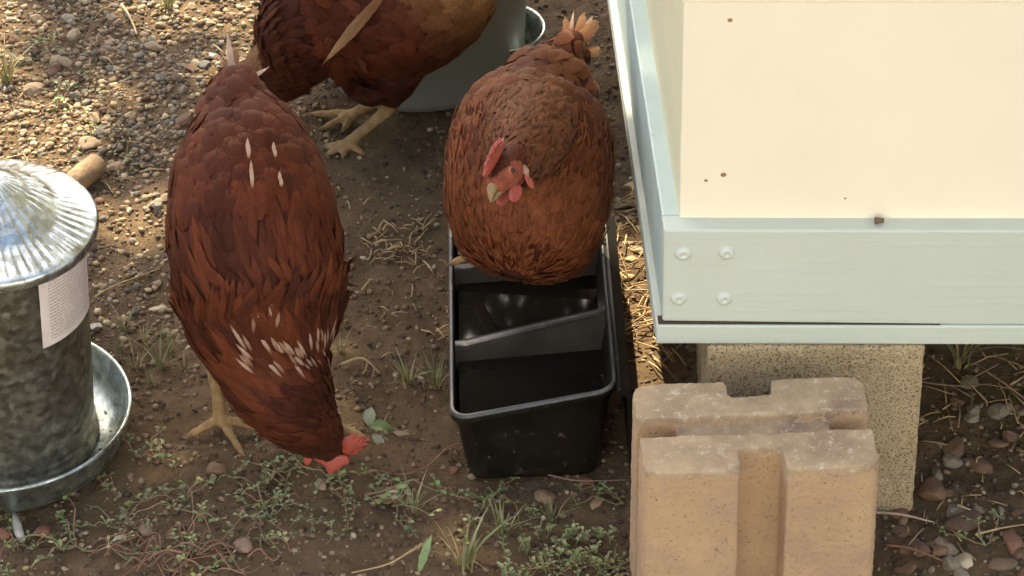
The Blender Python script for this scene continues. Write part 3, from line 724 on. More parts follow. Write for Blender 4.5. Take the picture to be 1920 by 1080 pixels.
# --- hen pecking at the ground, seen from the front and above
T1 = [st(444, 128, .318, 22, 16), st(445, 150, .311, 40, 34), st(447, 200, .297, 74, 62), st(458, 270, .276, 120, 108), st(465, 340, .255, 146, 140), st(474, 420, .230, 160, 160), st(482, 500, .205, 162, 158), st(488, 550, .186, 146, 138), st(494, 590, .172, 110, 105), st(498, 615, .164, 50, 50)]
N1 = [st(478, 430, .227, 148, 146), st(482, 488, .211, 159, 155), st(487, 538, .195, 156, 149), st(494, 580, .178, 152, 140), st(502, 635, .156, 134, 116), st(516, 690, .134, 108, 90), st(540, 740, .112, 95, 80), st(570, 784, .088, 74, 66), st(598, 815, .066, 53, 48), st(614, 834, .052, 34, 34)]
whites1 = [(457, 292, 1.0), (461, 355, 1.3), (513, 295, .7), (510, 345, .6)]
def plume1(pl, lt, ln, rng, o):
    def spec(x, phi):
        # x: 0 tail .. 1 breast
        up = math.sin(phi)
        if x < .5: L_, W_, c, pt_, lift = .029, .0118, mixc(CH, OR, .25), 0, .13
        else: L_, W_, c, pt_, lift = .034, .0085, mixc(CH, OR, .25), 0, .08
        c = mixc(c, DK, .75 * max(0, min(1, .35 + 1.8 * mnoise.noise(Vector((x * 8, phi * 1.8, 3))))))
        return L_ * (.55 + .45 * min(1, x * 5 + .2)), W_ * (.65 + .35 * min(1, x * 5)), c, pt_, lift, (mixc(mixc(c, OR, .45), TAN, .17) if x < .5 else mixc(c, OR, .5))
    cover(pl, lt, rng, spec, .04, .68)
    def spn(x, phi):
        L_ = .046 - .030 * x; W_ = .0052 - .0022 * x
        c = mixc(CH, OR, .62 * max(0, min(1, x * 3.2)) * (1 - .5 * max(0, x - .5)))
        c = mixc(c, DK, .85 * max(0, min(1, .40 + 2.0 * mnoise.noise(Vector((x * 6, phi * 2.6, 9))))))
        if x > .62: c = mixc(c, DK, (x - .62) * 2.2)
        return L_, W_, c, 1, .015 + .09 * min(1, x * 2.2), None
    cover(pl, ln, rng, spn, .05, .98, dens=.85)
    # white streaked hackle feathers
    def on_top(lf, u, v, z):
        p0 = np.array(G(u, v, z)); best = None
        for i in range(46):
            for j in range(40):
                x, phi = (i + .5) / 46, 2 * math.pi * j / 40
                p, n, tg, *_ = lf.at(x, phi)
                q = CM.transposed() @ (Vector(p) - Vector((0, 0, CAMH)))
                uu, v2 = 960 + FPX * q.x / -q.z, 540 - FPX * q.y / -q.z
                d = (uu - u) ** 2 + (v2 - v) ** 2 + (0 if Vector(n).dot(Vector((0, 0, CAMH)) - Vector(p)) > 0 else 1e6)
                if best is None or d < best[0]: best = (d, p, n, tg)
        return best[1:]
    for (u, v, L_, lf) in [(476, 612, .02, ln), (500, 592, .017, ln), (466, 652, .024, ln), (482, 668, .018, ln), (520, 660, .022, ln), (535, 672, .021, ln), (548, 664, .018, ln), (483, 700, .018, ln), (524, 712, .022, ln), (573, 668, .019, ln), (581, 652, .018, ln), (590, 640, .018, ln), (600, 655, .02, ln), (610, 640, .02, ln), (596, 690, .018, ln), (575, 705, .018, ln), (586, 712, .016, ln), (622, 645, .024, ln), (616, 690, .018, ln), (563, 690, .016, ln), (605, 672, .016, ln)]:
        p, n, tg = on_top(lf, u, v, .15)
        pl.add(p + n * .0020, n, -tg + np.cross(n, tg) * rng.uniform(-.25, .25), L_ * 1.35, .0018, OR, .07, .08, .08, 1, .55, mixc(WH, OR, .40), 0, -1)
        for q in range(1): pl.add(p + n * .0026 + tg * rng.uniform(-.009, .009) + np.cross(n, tg) * rng.choice((-.0055, .0055, .004)), n, -tg + np.cross(n, tg) * rng.uniform(-.2, .2), L_ * rng.uniform(.8, 1.2), .0018, OR, .07, .08, .08, 1, .5, mixc(WH, OR, rng.uniform(.5, .75)), 0, -1)
    for (u, v, k) in whites1:
        p, n, tg = on_top(lt, u, v, .27)
        for q in range(2): pl.add(p + n * (.006 + .001 * q) + tg * (.006 * q), n, -tg + np.cross(n, tg) * rng.uniform(-.25, .25), .020 * k, .0018, OR, .07, .08, .1, 1, .6, mixc(WH, TAN, .4), 0, -1)
def tail1(tp, lt, rng):
    b0 = np.array(G(444, 150, .305))
    for (u, v, z, c, wd) in [(432, 74, .348, WH, .0075), (420, 105, .335, TAN, .010), (450, 92, .345, TAN, .010), (470, 88, .335, mixc(TAN, DK, .5), .011), (485, 120, .315, WH, .006), (410, 125, .322, mixc(TAN, OR, .5), .009), (462, 105, .33, mixc(TAN, DK, .3), .011), (440, 100, .338, TAN, .010)]:
        e = np.array(G(u, v, z)); d = e - b0; L_ = np.linalg.norm(d) + .012; n = np.array(V(0, .35, .93))
        tp.add(b0 - d / L_ * .012 + np.array((rng.uniform(-.006, .006), 0, rng.uniform(-.004, .004))), n, d, L_ * (1.05 if c == WH else .9), wd * .5, mixc(c, TAN, .25), .05, .08, .2, 0 if c != WH else 1, rng.random(), c)
def z0(u, v, z=0.002): return G(u, v, z)
legs1 = [(G(430, 600, .135), G(402, 690, .070), z0(414, 800), [z0(344, 824), z0(462, 864), z0(508, 809), z0(400, 778)]),
         (G(550, 590, .135), G(580, 700, .065), z0(608, 800), [z0(575, 812), z0(695, 826), z0(630, 842), z0(600, 780)])]
O1 = G(616, 836, .050)
hen('brown hen with white streaked neck pecking at the ground beside the feeder', T1, N1, (O1, V(.08, -.80, -.60), V(.35, -.50, .78)), legs1, plume1, 11, tail1, comb_bend=1.5, comb_scale=.58, peck=True, comb_off=V(.007, .010, .002))

# --- hen perched on the trough, facing the viewer
T2 = [st(1080, 62, .292, 16, 14), st(1072, 80, .287, 28, 26), st(1056, 112, .272, 54, 54), st(1036, 150, .259, 92, 88), st(1024, 182, .252, 106, 104), st(1008, 222, .243, 140, 132), st(998, 264, .234, 153, 150), st(993, 325, .220, 158, 165), st(987, 398, .201, 152, 164), st(979, 452, .186, 132, 146), st(972, 490, .175, 98, 110), st(968, 512, .168, 48, 54), st(966, 520, .165, 14, 16)]
N2 = [st(1000, 225, .262, 92, 80), st(994, 245, .280, 88, 80), st(984, 272, .298, 72, 70), st(972, 296, .315, 52, 54), st(962, 316, .328, 36, 38), st(957, 326, .334, 27, 28)]
def plume2(pl, lt, ln, rng, o):
    B2 = (.180, .055, .019)
    def down(lf, N, x0, cols):
        for i in range(N):
            x = rng.uniform(x0, .99); phi = rng.uniform(0, 6.283); p, n, tg, _, _ = lf.at(x, phi); q = rng.choice(cols); g = rng.uniform(.9, 1.12)
            pl.add(p + n * rng.uniform(.001, .004), n, -tg + np.cross(n, tg) * rng.gauss(0, .4), rng.uniform(.008, .016), rng.uniform(.0010, .0022), [z * g for z in q], .25, .2, .3, 1, rng.random())
    down(lt, 1500, .45, [B2, mixc(B2, CH, .25)]); down(lt, 260, .93, [B2, CH]); down(ln, 400, .0, [mixc(CH, TAN, .2), mixc(CH, TAN, .3)])
    def spec(x, phi):
        fr = max(0, (x - .58) / .42)
        if x < .5: L_, W_, c, lift = .026, .0110, mixc((.17, .060, .022), CH, .25), .13
        elif x < .75: L_, W_, c, lift = .024, .0085, mixc(CH, B2, .4), .10
        else: L_, W_, c, lift = .019, .0066, B2, .12
        c = mixc(c, DK, (.45 if x < .6 else .25) * max(0, min(1, .2 + 1.8 * mnoise.noise(Vector((x * 6, phi * 1.6, 13))))))
        return L_ * (.5 + .5 * min(1, x * 4 + .2)), W_ * (.6 + .4 * min(1, x * 4)), c, 0, lift, (mixc(c, TAN, .45) if x < .6 else mixc(c, OR, .3))
    cover(pl, lt, rng, spec, .04, .995)
    def spn(x, phi):
        L_ = .034 - .020 * x; W_ = .0048 - .0020 * x
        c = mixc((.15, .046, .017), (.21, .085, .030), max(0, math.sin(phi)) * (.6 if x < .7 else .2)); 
        c = mixc(c, DK, .3 * max(0, min(1, .2 + 1.8 * mnoise.noise(Vector((x * 6, phi * 2.0, 29))))))
        return L_, W_, c, 1, .09, None
    cover(pl, ln, rng, spn, .02, .97, dens=.9)
def tail2(tp, lt, rng):
    b0 = np.array(G(1070, 92, .283))
    for (u, v, z, c, wd) in [(1078, 18, .325, WH, .004), (1092, 26, .322, WH, .008), (1066, 30, .318, TAN, .005), (1099, 40, .316, TAN, .009), (1070, 45, .312, OR, .011), (1088, 40, .315, OR, .012), (1101, 75, .30, TAN, .008), (1050, 65, .302, OR, .010), (1084, 30, .32, TAN, .006)]:
        e = np.array(G(u, v, z)); d = e - b0; L_ = np.linalg.norm(d) + .01; n = np.array(V(0, .3, .95))
        tp.add(b0 - d / L_ * .01 + np.array((rng.uniform(-.004, .004), 0, rng.uniform(-.003, .003))), n, d, L_, wd * .7, mixc(OR, TAN, .3), .05, .08, .2, 1 if c == WH else 0, rng.random(), c)
rim = .090
legs2 = [(G(945, 400, .185), G(925, 445, .13), G(892, 492, rim), [G(838, 499, rim + .001), G(905, 500, rim - .002), G(915, 490, rim - .004), G(905, 470, rim - .006)]),
         (G(1050, 400, .185), G(1075, 445, .14), G(1112, 440, .112), [G(1100, 462, .110), G(1118, 470, .110), G(1135, 455, .110), G(1120, 425, .105)])]
O2 = G(945, 326, .338)
hen('brown hen perched on the black trough, head turned to face the viewer', T2, N2, (O2, V(-.40, -.58, .71), V(-.52, .74, .42)), legs2, plume2, 23, tail2, comb_bend=.35, comb_scale=.98)

# --- hen behind, in profile, cropped by the top of the photo
T3 = [st(905, -150, .26, 40, 40), st(880, -115, .245, 90, 85), st(840, -70, .215, 138, 130), st(785, -25, .185, 168, 165), st(720, 0, .162, 180, 178), st(655, 10, .150, 180, 172), st(600, 25, .145, 160, 150), st(555, 45, .14, 118, 112), st(530, 55, .138, 60, 60)]
N3 = [st(620, 15, .15, 150, 140), st(575, 60, .13, 120, 112), st(545, 105, .10, 88, 84), st(522, 140, .075, 64, 62), st(505, 165, .05, 42, 42), st(495, 182, .034, 28, 28)]
def plume3(pl, lt, ln, rng, o):
    def spec(x, phi):
        c = mixc(CH, (.19, .055, .02), .25)
        if x < .42: c = mixc(c, (.55, .29, .11), (.42 - x) * 3.0)
        L_, W_ = (.030, .0105) if x > .3 else (.034, .008)
        c = mixc(c, DK, .5 * max(0, min(1, .3 + 1.8 * mnoise.noise(Vector((x * 6, phi * 1.6, 41))))))
        return L_, W_, c, 0, .08 if x > .35 else .2, None
    cover(pl, lt, rng, spec, .03, .99)
    def spn(x, phi):
        return .040 - .022 * x, .0052 - .002 * x, mixc(CH, DK, .55), 1, .08, None  # neck hackle coloured darker to deepen the shade it hangs in
    cover(pl, ln, rng, spn, .03, .98)
def wing3(o, lt, rng):
    wp = Plumes()
    def pt(u, v):                       # a point on the near flank
        best = None
        for i in range(40):
            for j in range(40):
                p, n, tg, *_ = lt.at((i + .5) / 40, 2 * math.pi * j / 40)
                q = CM.transposed() @ (Vector(p) - Vector((0, 0, CAMH))); uu, v2 = 960 + FPX * q.x / -q.z, 540 - FPX * q.y / -q.z
                d = (uu - u) ** 2 + (v2 - v) ** 2 + (0 if Vector(n).dot(Vector((0, 0, CAMH)) - Vector(p)) > 0 else 1e6)
                if best is None or d < best[0]: best = (d, p, n)
        return best[1], best[2]
    a, n = pt(632, 92); b_, n2 = pt(735, -20); n = (n + n2) / 2; n /= np.linalg.norm(n)
    d = b_ - a; L_ = np.linalg.norm(d)
    wp.add(b_ + n * .008 - d * .12, n, -d, L_ * 1.12, .0062, (.20, .09, .035), .10, .06, .1, 1, .6, (.40, .23, .10), 0, .2)
    wp.build('wing_feathers', o)
legs3 = [(G(745, 120, .115), G(732, 203, .053), z0(652, 284), [z0(600, 278), z0(606, 296), z0(642, 300), z0(686, 292)]),
         (G(690, 140, .10), G(705, 190, .045), z0(668, 226), [z0(572, 216), z0(596, 246), z0(640, 250), z0(700, 226)])]
O3 = G(492, 188, .030)
hen('dark brown hen cropped by the top edge, standing before the pail', T3, N3, (O3, Vector((-.5, -.1, -.85)), Vector((-.8, -.2, .5))), legs3, plume3, 37, None, 0.3, 1, wing3)

# ------------------------------------------------------------------ stones and litter
rng = random.Random(5)
def rock_mesh(seed, sub=2, rough=.22):
    bm = bmesh.new(); bmesh.ops.create_icosphere(bm, subdivisions=sub, radius=1)
    r_ = random.Random(seed); off = Vector((r_.uniform(0, 99), r_.uniform(0, 99), r_.uniform(0, 99)))
    cuts = [(Vector((r_.gauss(0, 1), r_.gauss(0, 1), r_.gauss(0, 1))).normalized(), r_.uniform(.5, .88)) for _ in range(9)]
    for v in bm.verts:
        d = v.co.normalized(); rr = 1 + rough * mnoise.noise(d * 1.3 + off) + rough * .4 * mnoise.noise(d * 3.7 + off)
        p = d * rr
        for n, lim in cuts:
            e = p.dot(n) - lim
            if e > 0: p -= n * e * .95
        v.co = p
    return bm
def rock(u, v, wpx, hpx, col, seed, label, group=None, cat='stone', asp=.55, sub=3, name='stone'):
    bm = rock_mesh(seed, sub); c = G(u, v, 0); sx = wpx * MPP / 2; sy = max(hpx * MPP / 2 * 1.15, sx * .5); sz = min(sx, sy) * asp
    r_ = random.Random(seed * 7); me = bpy.data.meshes.new(name); an = r_.uniform(-.5, .5); rot = Matrix.Rotation(an, 3, 'Z') @ Matrix.Rotation(r_.uniform(-.25, .25), 3, 'X')
    for q in bm.verts: q.co = rot @ Vector((q.co.x * sx, q.co.y * sy, q.co.z * sz))
    bm.to_mesh(me); bm.free(); set_col(me, 'Col', np.tile(np.array(col), (len(me.vertices), 1)))
    o = link(name, me, None, M['stone']); o.location = (c.x, c.y, ground_h(c.x, c.y) + sz * .45)
    return tag(o, label, cat, group)
TN, GY, BR, RD, PL = (.26, .19, .115), (.19, .165, .12), (.15, .088, .05), (.19, .085, .05), (.42, .34, .21)
named = [(290, 87, 52, 36, TN, 'flat tan stone among the gravel, right of the long dry stalk'), (128, 38, 44, 26, GY, 'grey flat stone in the gravel at the top left'),
 (205, 78, 36, 26, TN, 'tan stone with dry stalks by it in the upper gravel'), (172, 276, 58, 42, TN, 'angular tan stone behind the feeder lid'),
 (216, 310, 50, 32, (.30, .2, .11), 'rounded sandy stone right of the cut branch'), (386, 136, 34, 26, (.10, .095, .08), 'dark grey stone left of the pecking hen tail'),
 (398, 113, 24, 20, (.4, .37, .32), 'small whitish stone just left of the pecking hen tail'), (405, 893, 48, 36, (.17, .10, .055), 'smooth brown oval stone below the pecking hen foot'),
 (82, 994, 36, 36, RD, 'reddish stone near the white twig in front of the feeder'), (8, 1004, 34, 28, RD, 'reddish stone at the left edge below the feeder'),
 (277, 998, 36, 28, TN, 'greyish tan stone among the weed stems'), (228, 1013, 36, 15, PL, 'thin pale stone lying flat by the red roots'),
 (455, 1038, 42, 36, (.22, .14, .09), 'squarish tan stone near the bottom edge'), (603, 916, 26, 30, TN, 'small tan stone below the pecking hen comb'),
 (735, 927, 56, 46, (.15, .10, .06), 'dull brown stone half buried left of the trough'), (1020, 922, 46, 30, (.24, .14, .075), 'tan stone right under the trough front'),
 (1120, 936, 28, 34, (.28, .18, .09), 'upright tan pebble between trough and pier block'), (1100, 898, 40, 20, RD, 'reddish stone at the foot of the trough front'),
 (850, 873, 24, 20, RD, 'small reddish stone left of the trough base'), (752, 813, 38, 16, TN, 'flat tan stone left of the trough corner'),
 (1748, 916, 58, 74, (.17, .095, .05), 'big brown stone leaning beside the concrete block'), (1690, 957, 46, 26, RD, 'reddish stone at the concrete block base'),
 (1806, 1044, 42, 42, PL, 'pale cream angular stone at the lower right'), (1720, 1026, 46, 56, (.13, .075, .045), 'brown pointed stone right of the pier block'),
 (1764, 1030, 46, 28, (.19, .11, .06), 'brown stone left of the cream one'), (1900, 1012, 44, 56, (.17, .085, .05), 'reddish brown stone at the right edge'),
 (1806, 976, 104, 30, (.11, .065, .04), 'long brown stone right of the concrete block'), (1880, 1046, 60, 32, (.15, .10, .06), 'flat brown stone in the lower right corner'),
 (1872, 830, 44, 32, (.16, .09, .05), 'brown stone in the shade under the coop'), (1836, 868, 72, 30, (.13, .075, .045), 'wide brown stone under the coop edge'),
 (297, 574, 42, 15, PL, 'thin pale stone left of the pecking hen'), (180, 622, 34, 24, (.42, .38, .30), 'white stone chip right of the feeder body')]
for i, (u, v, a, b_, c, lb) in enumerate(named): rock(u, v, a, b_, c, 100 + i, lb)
# scattered pebbles
protos = []
for i in range(12):
    bm = rock_mesh(500 + i, 2, .45); me = bpy.data.meshes.new('pebble'); bm.to_mesh(me); bm.free()
    base = (GY, TN, (.14, .12, .085), (.3, .23, .14), BR, (.22, .18, .12))[i % 6]; set_col(me, 'Col', np.tile(np.array(base), (len(me.vertices), 1)))
    me.materials.append(M['stone']); protos.append(me)
def blocked(u, v):
    if u > 1180 and v > 690 and u < 1670: return True
    if u < 250 and 300 < v < 950: return True
    if 840 < u < 1180 and 330 < v < 910: return True
    if 1275 < u < 1740 and v < 950: return True
    return False
cnt = 0
while cnt < 250:
    if rng.random() < .66: u, v = rng.uniform(-40, 520), rng.uniform(-30, 420); s = rng.uniform(6, 15) if rng.random() < .85 else rng.uniform(15, 24)
    elif rng.random() < .5: u, v = rng.uniform(1660, 1960), rng.uniform(700, 1090); s = rng.uniform(7, 24)
    else: u, v = rng.uniform(0, 1250), rng.uniform(200, 1080); s = rng.uniform(4, 10)
    if blocked(u, v): continue
    k = rng.randrange(12)
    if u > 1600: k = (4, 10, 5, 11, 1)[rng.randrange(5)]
    o = bpy.data.objects.new('pebble', protos[k]); COL.objects.link(o); p = G(u, v); s *= MPP
    o.scale = (s * rng.uniform(.85, 1.3), s * rng.uniform(.7, 1.1), s * rng.uniform(.45, .75)); o.rotation_euler = (rng.uniform(-.3, .3), rng.uniform(-.3, .3), rng.uniform(0, 6.3))
    o.location = (p.x, p.y, ground_h(p.x, p.y) + o.scale.z * .35)
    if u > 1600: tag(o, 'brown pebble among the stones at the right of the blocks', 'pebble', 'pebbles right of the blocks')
    elif u < 530 and v < 430: tag(o, 'pebble lying in the sunlit gravel at the upper left', 'pebble', 'pebbles in the gravel')
    else: tag(o, 'small pebble on the bare brown soil', 'pebble', 'pebbles on the bare soil')
    cnt += 1
# gravel and crumbs: tens of thousands, one object each
ico_v = []; bmx = bmesh.new(); bmesh.ops.create_icosphere(bmx, subdivisions=1, radius=1); bmx.verts.ensure_lookup_table()
ICO = np.array([v.co[:] for v in bmx.verts]); ICF = np.array([[v.index for v in f.verts] for f in bmx.faces]); bmx.free()
nr = np.random.RandomState(3)
def scatter(name, N, place, size, cols, label, cat):
    vs, fs, cs = [], [], []; k = 0
    for i in range(N):
        x, y, w_ = place()
        s = size() * w_; a = nr.uniform(0, 6.28); ca, sa = math.cos(a), math.sin(a)
        P = ICO * (1 + nr.uniform(-.32, .32, (len(ICO), 1))) * np.array((s * nr.uniform(.8, 1.3), s * nr.uniform(.7, 1.1), s * nr.uniform(.5, .8)))
        P = np.c_[P[:, 0] * ca - P[:, 1] * sa, P[:, 0] * sa + P[:, 1] * ca, P[:, 2]] + np.array((x, y, ground_h(x, y) + s * .2))
        vs.append(P); fs.append(ICF + k); k += len(ICO)
        c = np.array(cols[nr.randint(len(cols))]) * nr.uniform(.6, 1.3); cs.append(np.tile(c, (len(ICO), 1)))
    me = np_mesh(name, np.concatenate(vs), np.concatenate(fs)); set_col(me, 'Col', np.concatenate(cs))
    tag(link(name, me, None, M['stone'], False), label, cat, kind='stuff')
def pl_gravel():
    while True:
        u, v = nr.uniform(-260, 620), nr.uniform(-160, 640)
        pr = 1.0 if (v < 330 and u < 500) else .35
        if nr.uniform() < pr: break
    p = G(u, v); return p.x, p.y, 1
scatter('gravel', 14000, pl_gravel, lambda: .0008 + .0042 * nr.uniform() ** 3, [(.2, .14, .075), TN, (.3, .22, .12), (.24, .17, .09), (.12, .10, .07), (.36, .28, .16), BR, GY], 'fine gravel over the soil at the upper left', 'gravel')
def pl_soil():
    u, v = nr.uniform(-200, 2120), nr.uniform(-120, 1250); p = G(u, v); return p.x, p.y, 1
scatter('soil_crumbs', 24000, pl_soil, lambda: .0007 + .0032 * nr.uniform() ** 3, [(.10, .062, .035), (.13, .082, .047), (.08, .05, .03), (.16, .11, .065), (.07, .045, .028), (.28, .22, .14), (.2, .14, .08), (.18, .12, .065)], 'crumbs of brown soil scattered over the ground', 'soil')

# cut branch behind the feeder, twig with white lichen
mb = MB(); a, b_ = G(128, 352, .012), G(186, 306, .014); mb.tube([a, a.lerp(b_, .05), a.lerp(b_, .5) + Vector((0, 0, .001)), a.lerp(b_, .95), b_], [.009, .0125, .013, .0125, .010], 14)
tag(mb.build('cut_branch', M['wood']), 'short cut piece of brown branch behind the feeder', 'branch')
mb = MB(); pts = [G(26, 962, .006), G(32, 985, .006), G(36, 1000, .007), G(42, 1014, .005)]
mb.tube(pts, [.002, .0042, .0044, .003], 10, col=(.40, .36, .30)); tag(mb.build('white_twig', M['stone']), 'short whitish twig in front of the feeder', 'twig')

# stalks, roots and twigs one can pick out
def stalk(pts, r_, col, label, name='dry_stalk', cat='stalk', group=None, z=.006):
    P = [G(u, v, 0) for u, v in pts]; P = [Vector((p.x, p.y, ground_h(p.x, p.y) + z + .003 * math.sin(i * 2.1))) for i, p in enumerate(P)]
    Q = interp_stations([(tuple(p), r_, r_) for p in P], 5 * len(P)); mb = MB()
    mb.tube([q[:3] for q in Q], [max(.0004, r_ * (1 - .5 * i / len(Q))) for i in range(len(Q))], 6, col=col)
    return tag(mb.build(name, M['straw']), label, cat, group)
ST = (.36, .25, .11); RT = (.19, .09, .045)
stalk([(228, 10), (240, 35), (250, 50), (257, 68)], .0017, (.4, .3, .16), 'long dry stalk standing out of the upper gravel')
stalk([(870, 838), (840, 850), (800, 876), (755, 896), (700, 892)], .0010, RT, 'thin brown runner reaching from the weeds to the trough')
stalk([(1640, 964), (1690, 970), (1752, 972)], .0016, (.36, .26, .15), 'pale dry stalk below the concrete block')
stalk([(1660, 1028), (1710, 1040), (1780, 1056), (1812, 1066)], .0013, RT, 'brown twig across the lower right stones')
stalk([(1830, 1000), (1880, 990), (1925, 978)], .0013, ST, 'straw stalk behind the green sprig at right')
stalk([(1796, 946), (1820, 958)], .0014, (.5, .38, .2), 'short straw bit right of the concrete block')
stalk([(800, 1020), (770, 1045), (725, 1066), (660, 1085)], .0012, ST, 'straw stem leaving the bottom edge at centre')
stalk([(175, 565), (215, 545), (262, 522), (300, 508)], .0009, ST, 'thin straw stem between the feeder and the pecking hen')
stalk([(640, 690), (680, 684), (712, 700)], .0016, (.30, .2, .1), 'dry stem right of the pecking hen neck')
stalk([(818, 630), (836, 622), (850, 612)], .0016, (.28, .16, .08), 'brown stick tip left of the trough rim')
stalk([(1010, 880), (1080, 905), (1180, 900)], .0010, (.2, .13, .08), 'straw under the trough front edge')
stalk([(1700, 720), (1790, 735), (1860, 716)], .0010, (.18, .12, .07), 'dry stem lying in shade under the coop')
stalk([(1850, 700), (1890, 730), (1925, 750)], .0011, (.3, .2, .1), 'dry tan stem under the coop edge at right')
for i in range(26):
    u, v = rng.uniform(190, 480), rng.uniform(1010, 1085); a = rng.uniform(-.7, .7) + rng.choice((0, 3.14)); l = rng.uniform(50, 130)
    stalk([(u, v), (u + l * .35 * math.cos(a), v + l * .3 * math.sin(a) - rng.uniform(0, 22)), (u + l * .7 * math.cos(a + .4), v + l * .6 * math.sin(a + .4)), (u + l * math.cos(a + .2), v + l * .9 * math.sin(a + .2))], rng.uniform(.0006, .0011), RT if rng.random() < .7 else (.13, .07, .04), 'reddish brown root in the tangle at the bottom left', 'root', 'root', 'red roots at the bottom left', rng.uniform(.003, .014))
# litter of straw: sunlit strip, foot of the hens, under the coop
def straw_stuff(name, spots_, N, label):
    mb = MB()
    for i in range(N):
        u0, u1, v0, v1, L0, L1 = spots_[rng.randrange(len(spots_))]
        u, v = rng.uniform(u0, u1), rng.uniform(v0, v1); p = G(u, v); a = rng.uniform(0, 6.28); l = rng.uniform(L0, L1)
        z = ground_h(p.x, p.y) + rng.uniform(.001, .008); d = Vector((math.cos(a), math.sin(a), rng.uniform(-.08, .12)))
        q = Vector((p.x, p.y, z)); c = mixc((.42, .30, .13), (.24, .15, .07), rng.random())
        mb.tube([q, q + d * l * .5 + Vector((rng.uniform(-.002, .002), rng.uniform(-.002, .002), .002)), q + d * l], rng.uniform(.0004, .0009), 5, col=c)
    tag(mb.build(name, M['straw']), label, 'straw', kind='stuff')
straw_stuff('straw_litter', [(1135, 1235, 340, 620, .012, .05)] * 5 + [(1180, 1290, 560, 700, .012, .05)] + [(690, 800, 430, 500, .006, .025)] * 2 + [(1740, 1925, 640, 760, .02, .06), (1660, 1925, 760, 1085, .008, .025)] + [(0, 480, 0, 380, .008, .03)] * 2 + [(560, 860, 300, 900, .004, .018)] * 2, 420, 'bits of dry straw lying on the soil')
for i in range(26):     # lumps of pale soil in the sunny strip
    u, v = rng.uniform(1135, 1225), rng.uniform(335, 520); rock(u, v, rng.uniform(16, 44), rng.uniform(12, 26), mixc(TN, (.34, .25, .13), rng.random()), 900 + i, 'sandy clod in the sunlit strip between trough and coop', 'clods beside the coop', 'clod', name='soil_clod')

# ------------------------------------------------------------------ weeds
GR = [(.14, .175, .05), (.20, .215, .085), (.115, .15, .055), (.24, .235, .10)]
def leaf_shape(mb, p, d, n, l, w_, col):
    d = d.normalized(); s = d.cross(n).normalized(); up = n.normalized()
    vs = [p, p + d * l * .35 + s * w_ * .5, p + d * l * .75 + s * w_ * .45, p + d * l + up * (-.1 * l), p + d * l * .75 - s * w_ * .45, p + d * l * .35 - s * w_ * .5, p + d * l * .5 - up * w_ * .18]
    mb.add(vs, [(0, 1, 6), (1, 2, 6), (2, 3, 6), (3, 4, 6), (4, 5, 6), (5, 0, 6)], 0, col)
def big_leaf(mb, p, d, n, l, w_, col, droop=.35):
    d = d.normalized(); s = d.cross(n).normalized(); up = n.normalized(); N = 9; vs = []; fs = []
    for i in range(N + 1):
        t = i / N; q = p + d * l * t + up * l * (.22 * math.sin(t * 2.4) - droop * t * t); ww = w_ * .5 * max(.03, math.sin(math.pi * t ** .8)) * (1 + .08 * math.sin(t * 23))
        for k in (-1, -.5, 0, .5, 1): vs.append(q + s * ww * k + up * w_ * (.14 * abs(k) + .03 * math.sin(9 * t + 4 * k)))
    for i in range(N):
        for k in range(4): fs.append((i * 5 + k, i * 5 + k + 1, i * 5 + k + 6, i * 5 + k + 5))
    mb.add(vs, fs, 0, col)
def weed_mesh(seed):
    "creeping clover-like weed: runners along the ground with little leaf clusters"
    r_ = random.Random(seed); mb = MB()
    for k in range(r_.randint(3, 5)):
        a = r_.uniform(0, 6.28); p = Vector((0, 0, .003)); pts = [p.copy()]; L_ = r_.uniform(.025, .06)
        for i in range(6):
            a += r_.uniform(-.5, .5); p = p + Vector((math.cos(a), math.sin(a), 0)) * L_ / 6; p.z = .003 + .008 * math.sin(i / 5 * 3.1) * r_.uniform(.4, 1.4); pts.append(p.copy())
        mb.tube(pts, [.0008 - .00006 * i for i in range(len(pts))], 5, col=mixc((.16, .13, .06), (.2, .1, .05), r_.random()))
        for q in pts[1:]:
            if r_.random() < .5: continue
            c = GR[r_.randrange(4)]
            for j in range(r_.randint(2, 3)):
                b_ = r_.uniform(0, 6.28); st_ = q + Vector((math.cos(b_), math.sin(b_), 1.2)) * r_.uniform(.001, .004)
                mb.tube([q, st_], .0004, 4, col=c)
                leaf_shape(mb, st_, Vector((math.cos(b_), math.sin(b_), r_.uniform(-.1, .5))), Vector((0, 0, 1)), r_.uniform(.003, .006), r_.uniform(.0022, .0042), [x * r_.uniform(.8, 1.25) for x in c])
    return mb.mesh('weed')
def grass_mesh(seed, hgt=.035, dry=.3, nb=14, spread=.5):
    r_ = random.Random(seed); mb = MB()
    for k in range(nb):
        a = r_.uniform(0, 6.28); d = Vector((math.cos(a), math.sin(a), 0)); l = hgt * r_.uniform(.5, 1.2); lean = r_.uniform(.15, spread * 2)
        b0 = d * r_.uniform(0, .006); side = Vector((-d.y, d.x, 0)); w_ = r_.uniform(.00045, .0010)
        c = mixc(GR[r_.randrange(4)], (.34, .26, .12), 1 if r_.random() < dry else r_.random() * .25)
        vs = []
        for i in range(5):
            t = i / 4; q = b0 + d * l * lean * t ** 1.6 + Vector((0, 0, l * t * (1 - .35 * lean * t)))
            vs += [q - side * w_ * (1 - t ** 2 * .95), q + Vector((0, 0, -.0003)), q + side * w_ * (1 - t ** 2 * .95)]
        mb.add(vs, [f for i in range(4) for f in ((i * 3, i * 3 + 1, i * 3 + 4, i * 3 + 3), (i * 3 + 1, i * 3 + 2, i * 3 + 5, i * 3 + 4))], 0, c)
    return mb.mesh('grass_tuft')
WM = [weed_mesh(i) for i in range(10)]; GM = [grass_mesh(20 + i, .028 + .006 * (i % 3), .35, 22) for i in range(6)]
for me in WM + GM: me.materials.append(M['plant'])
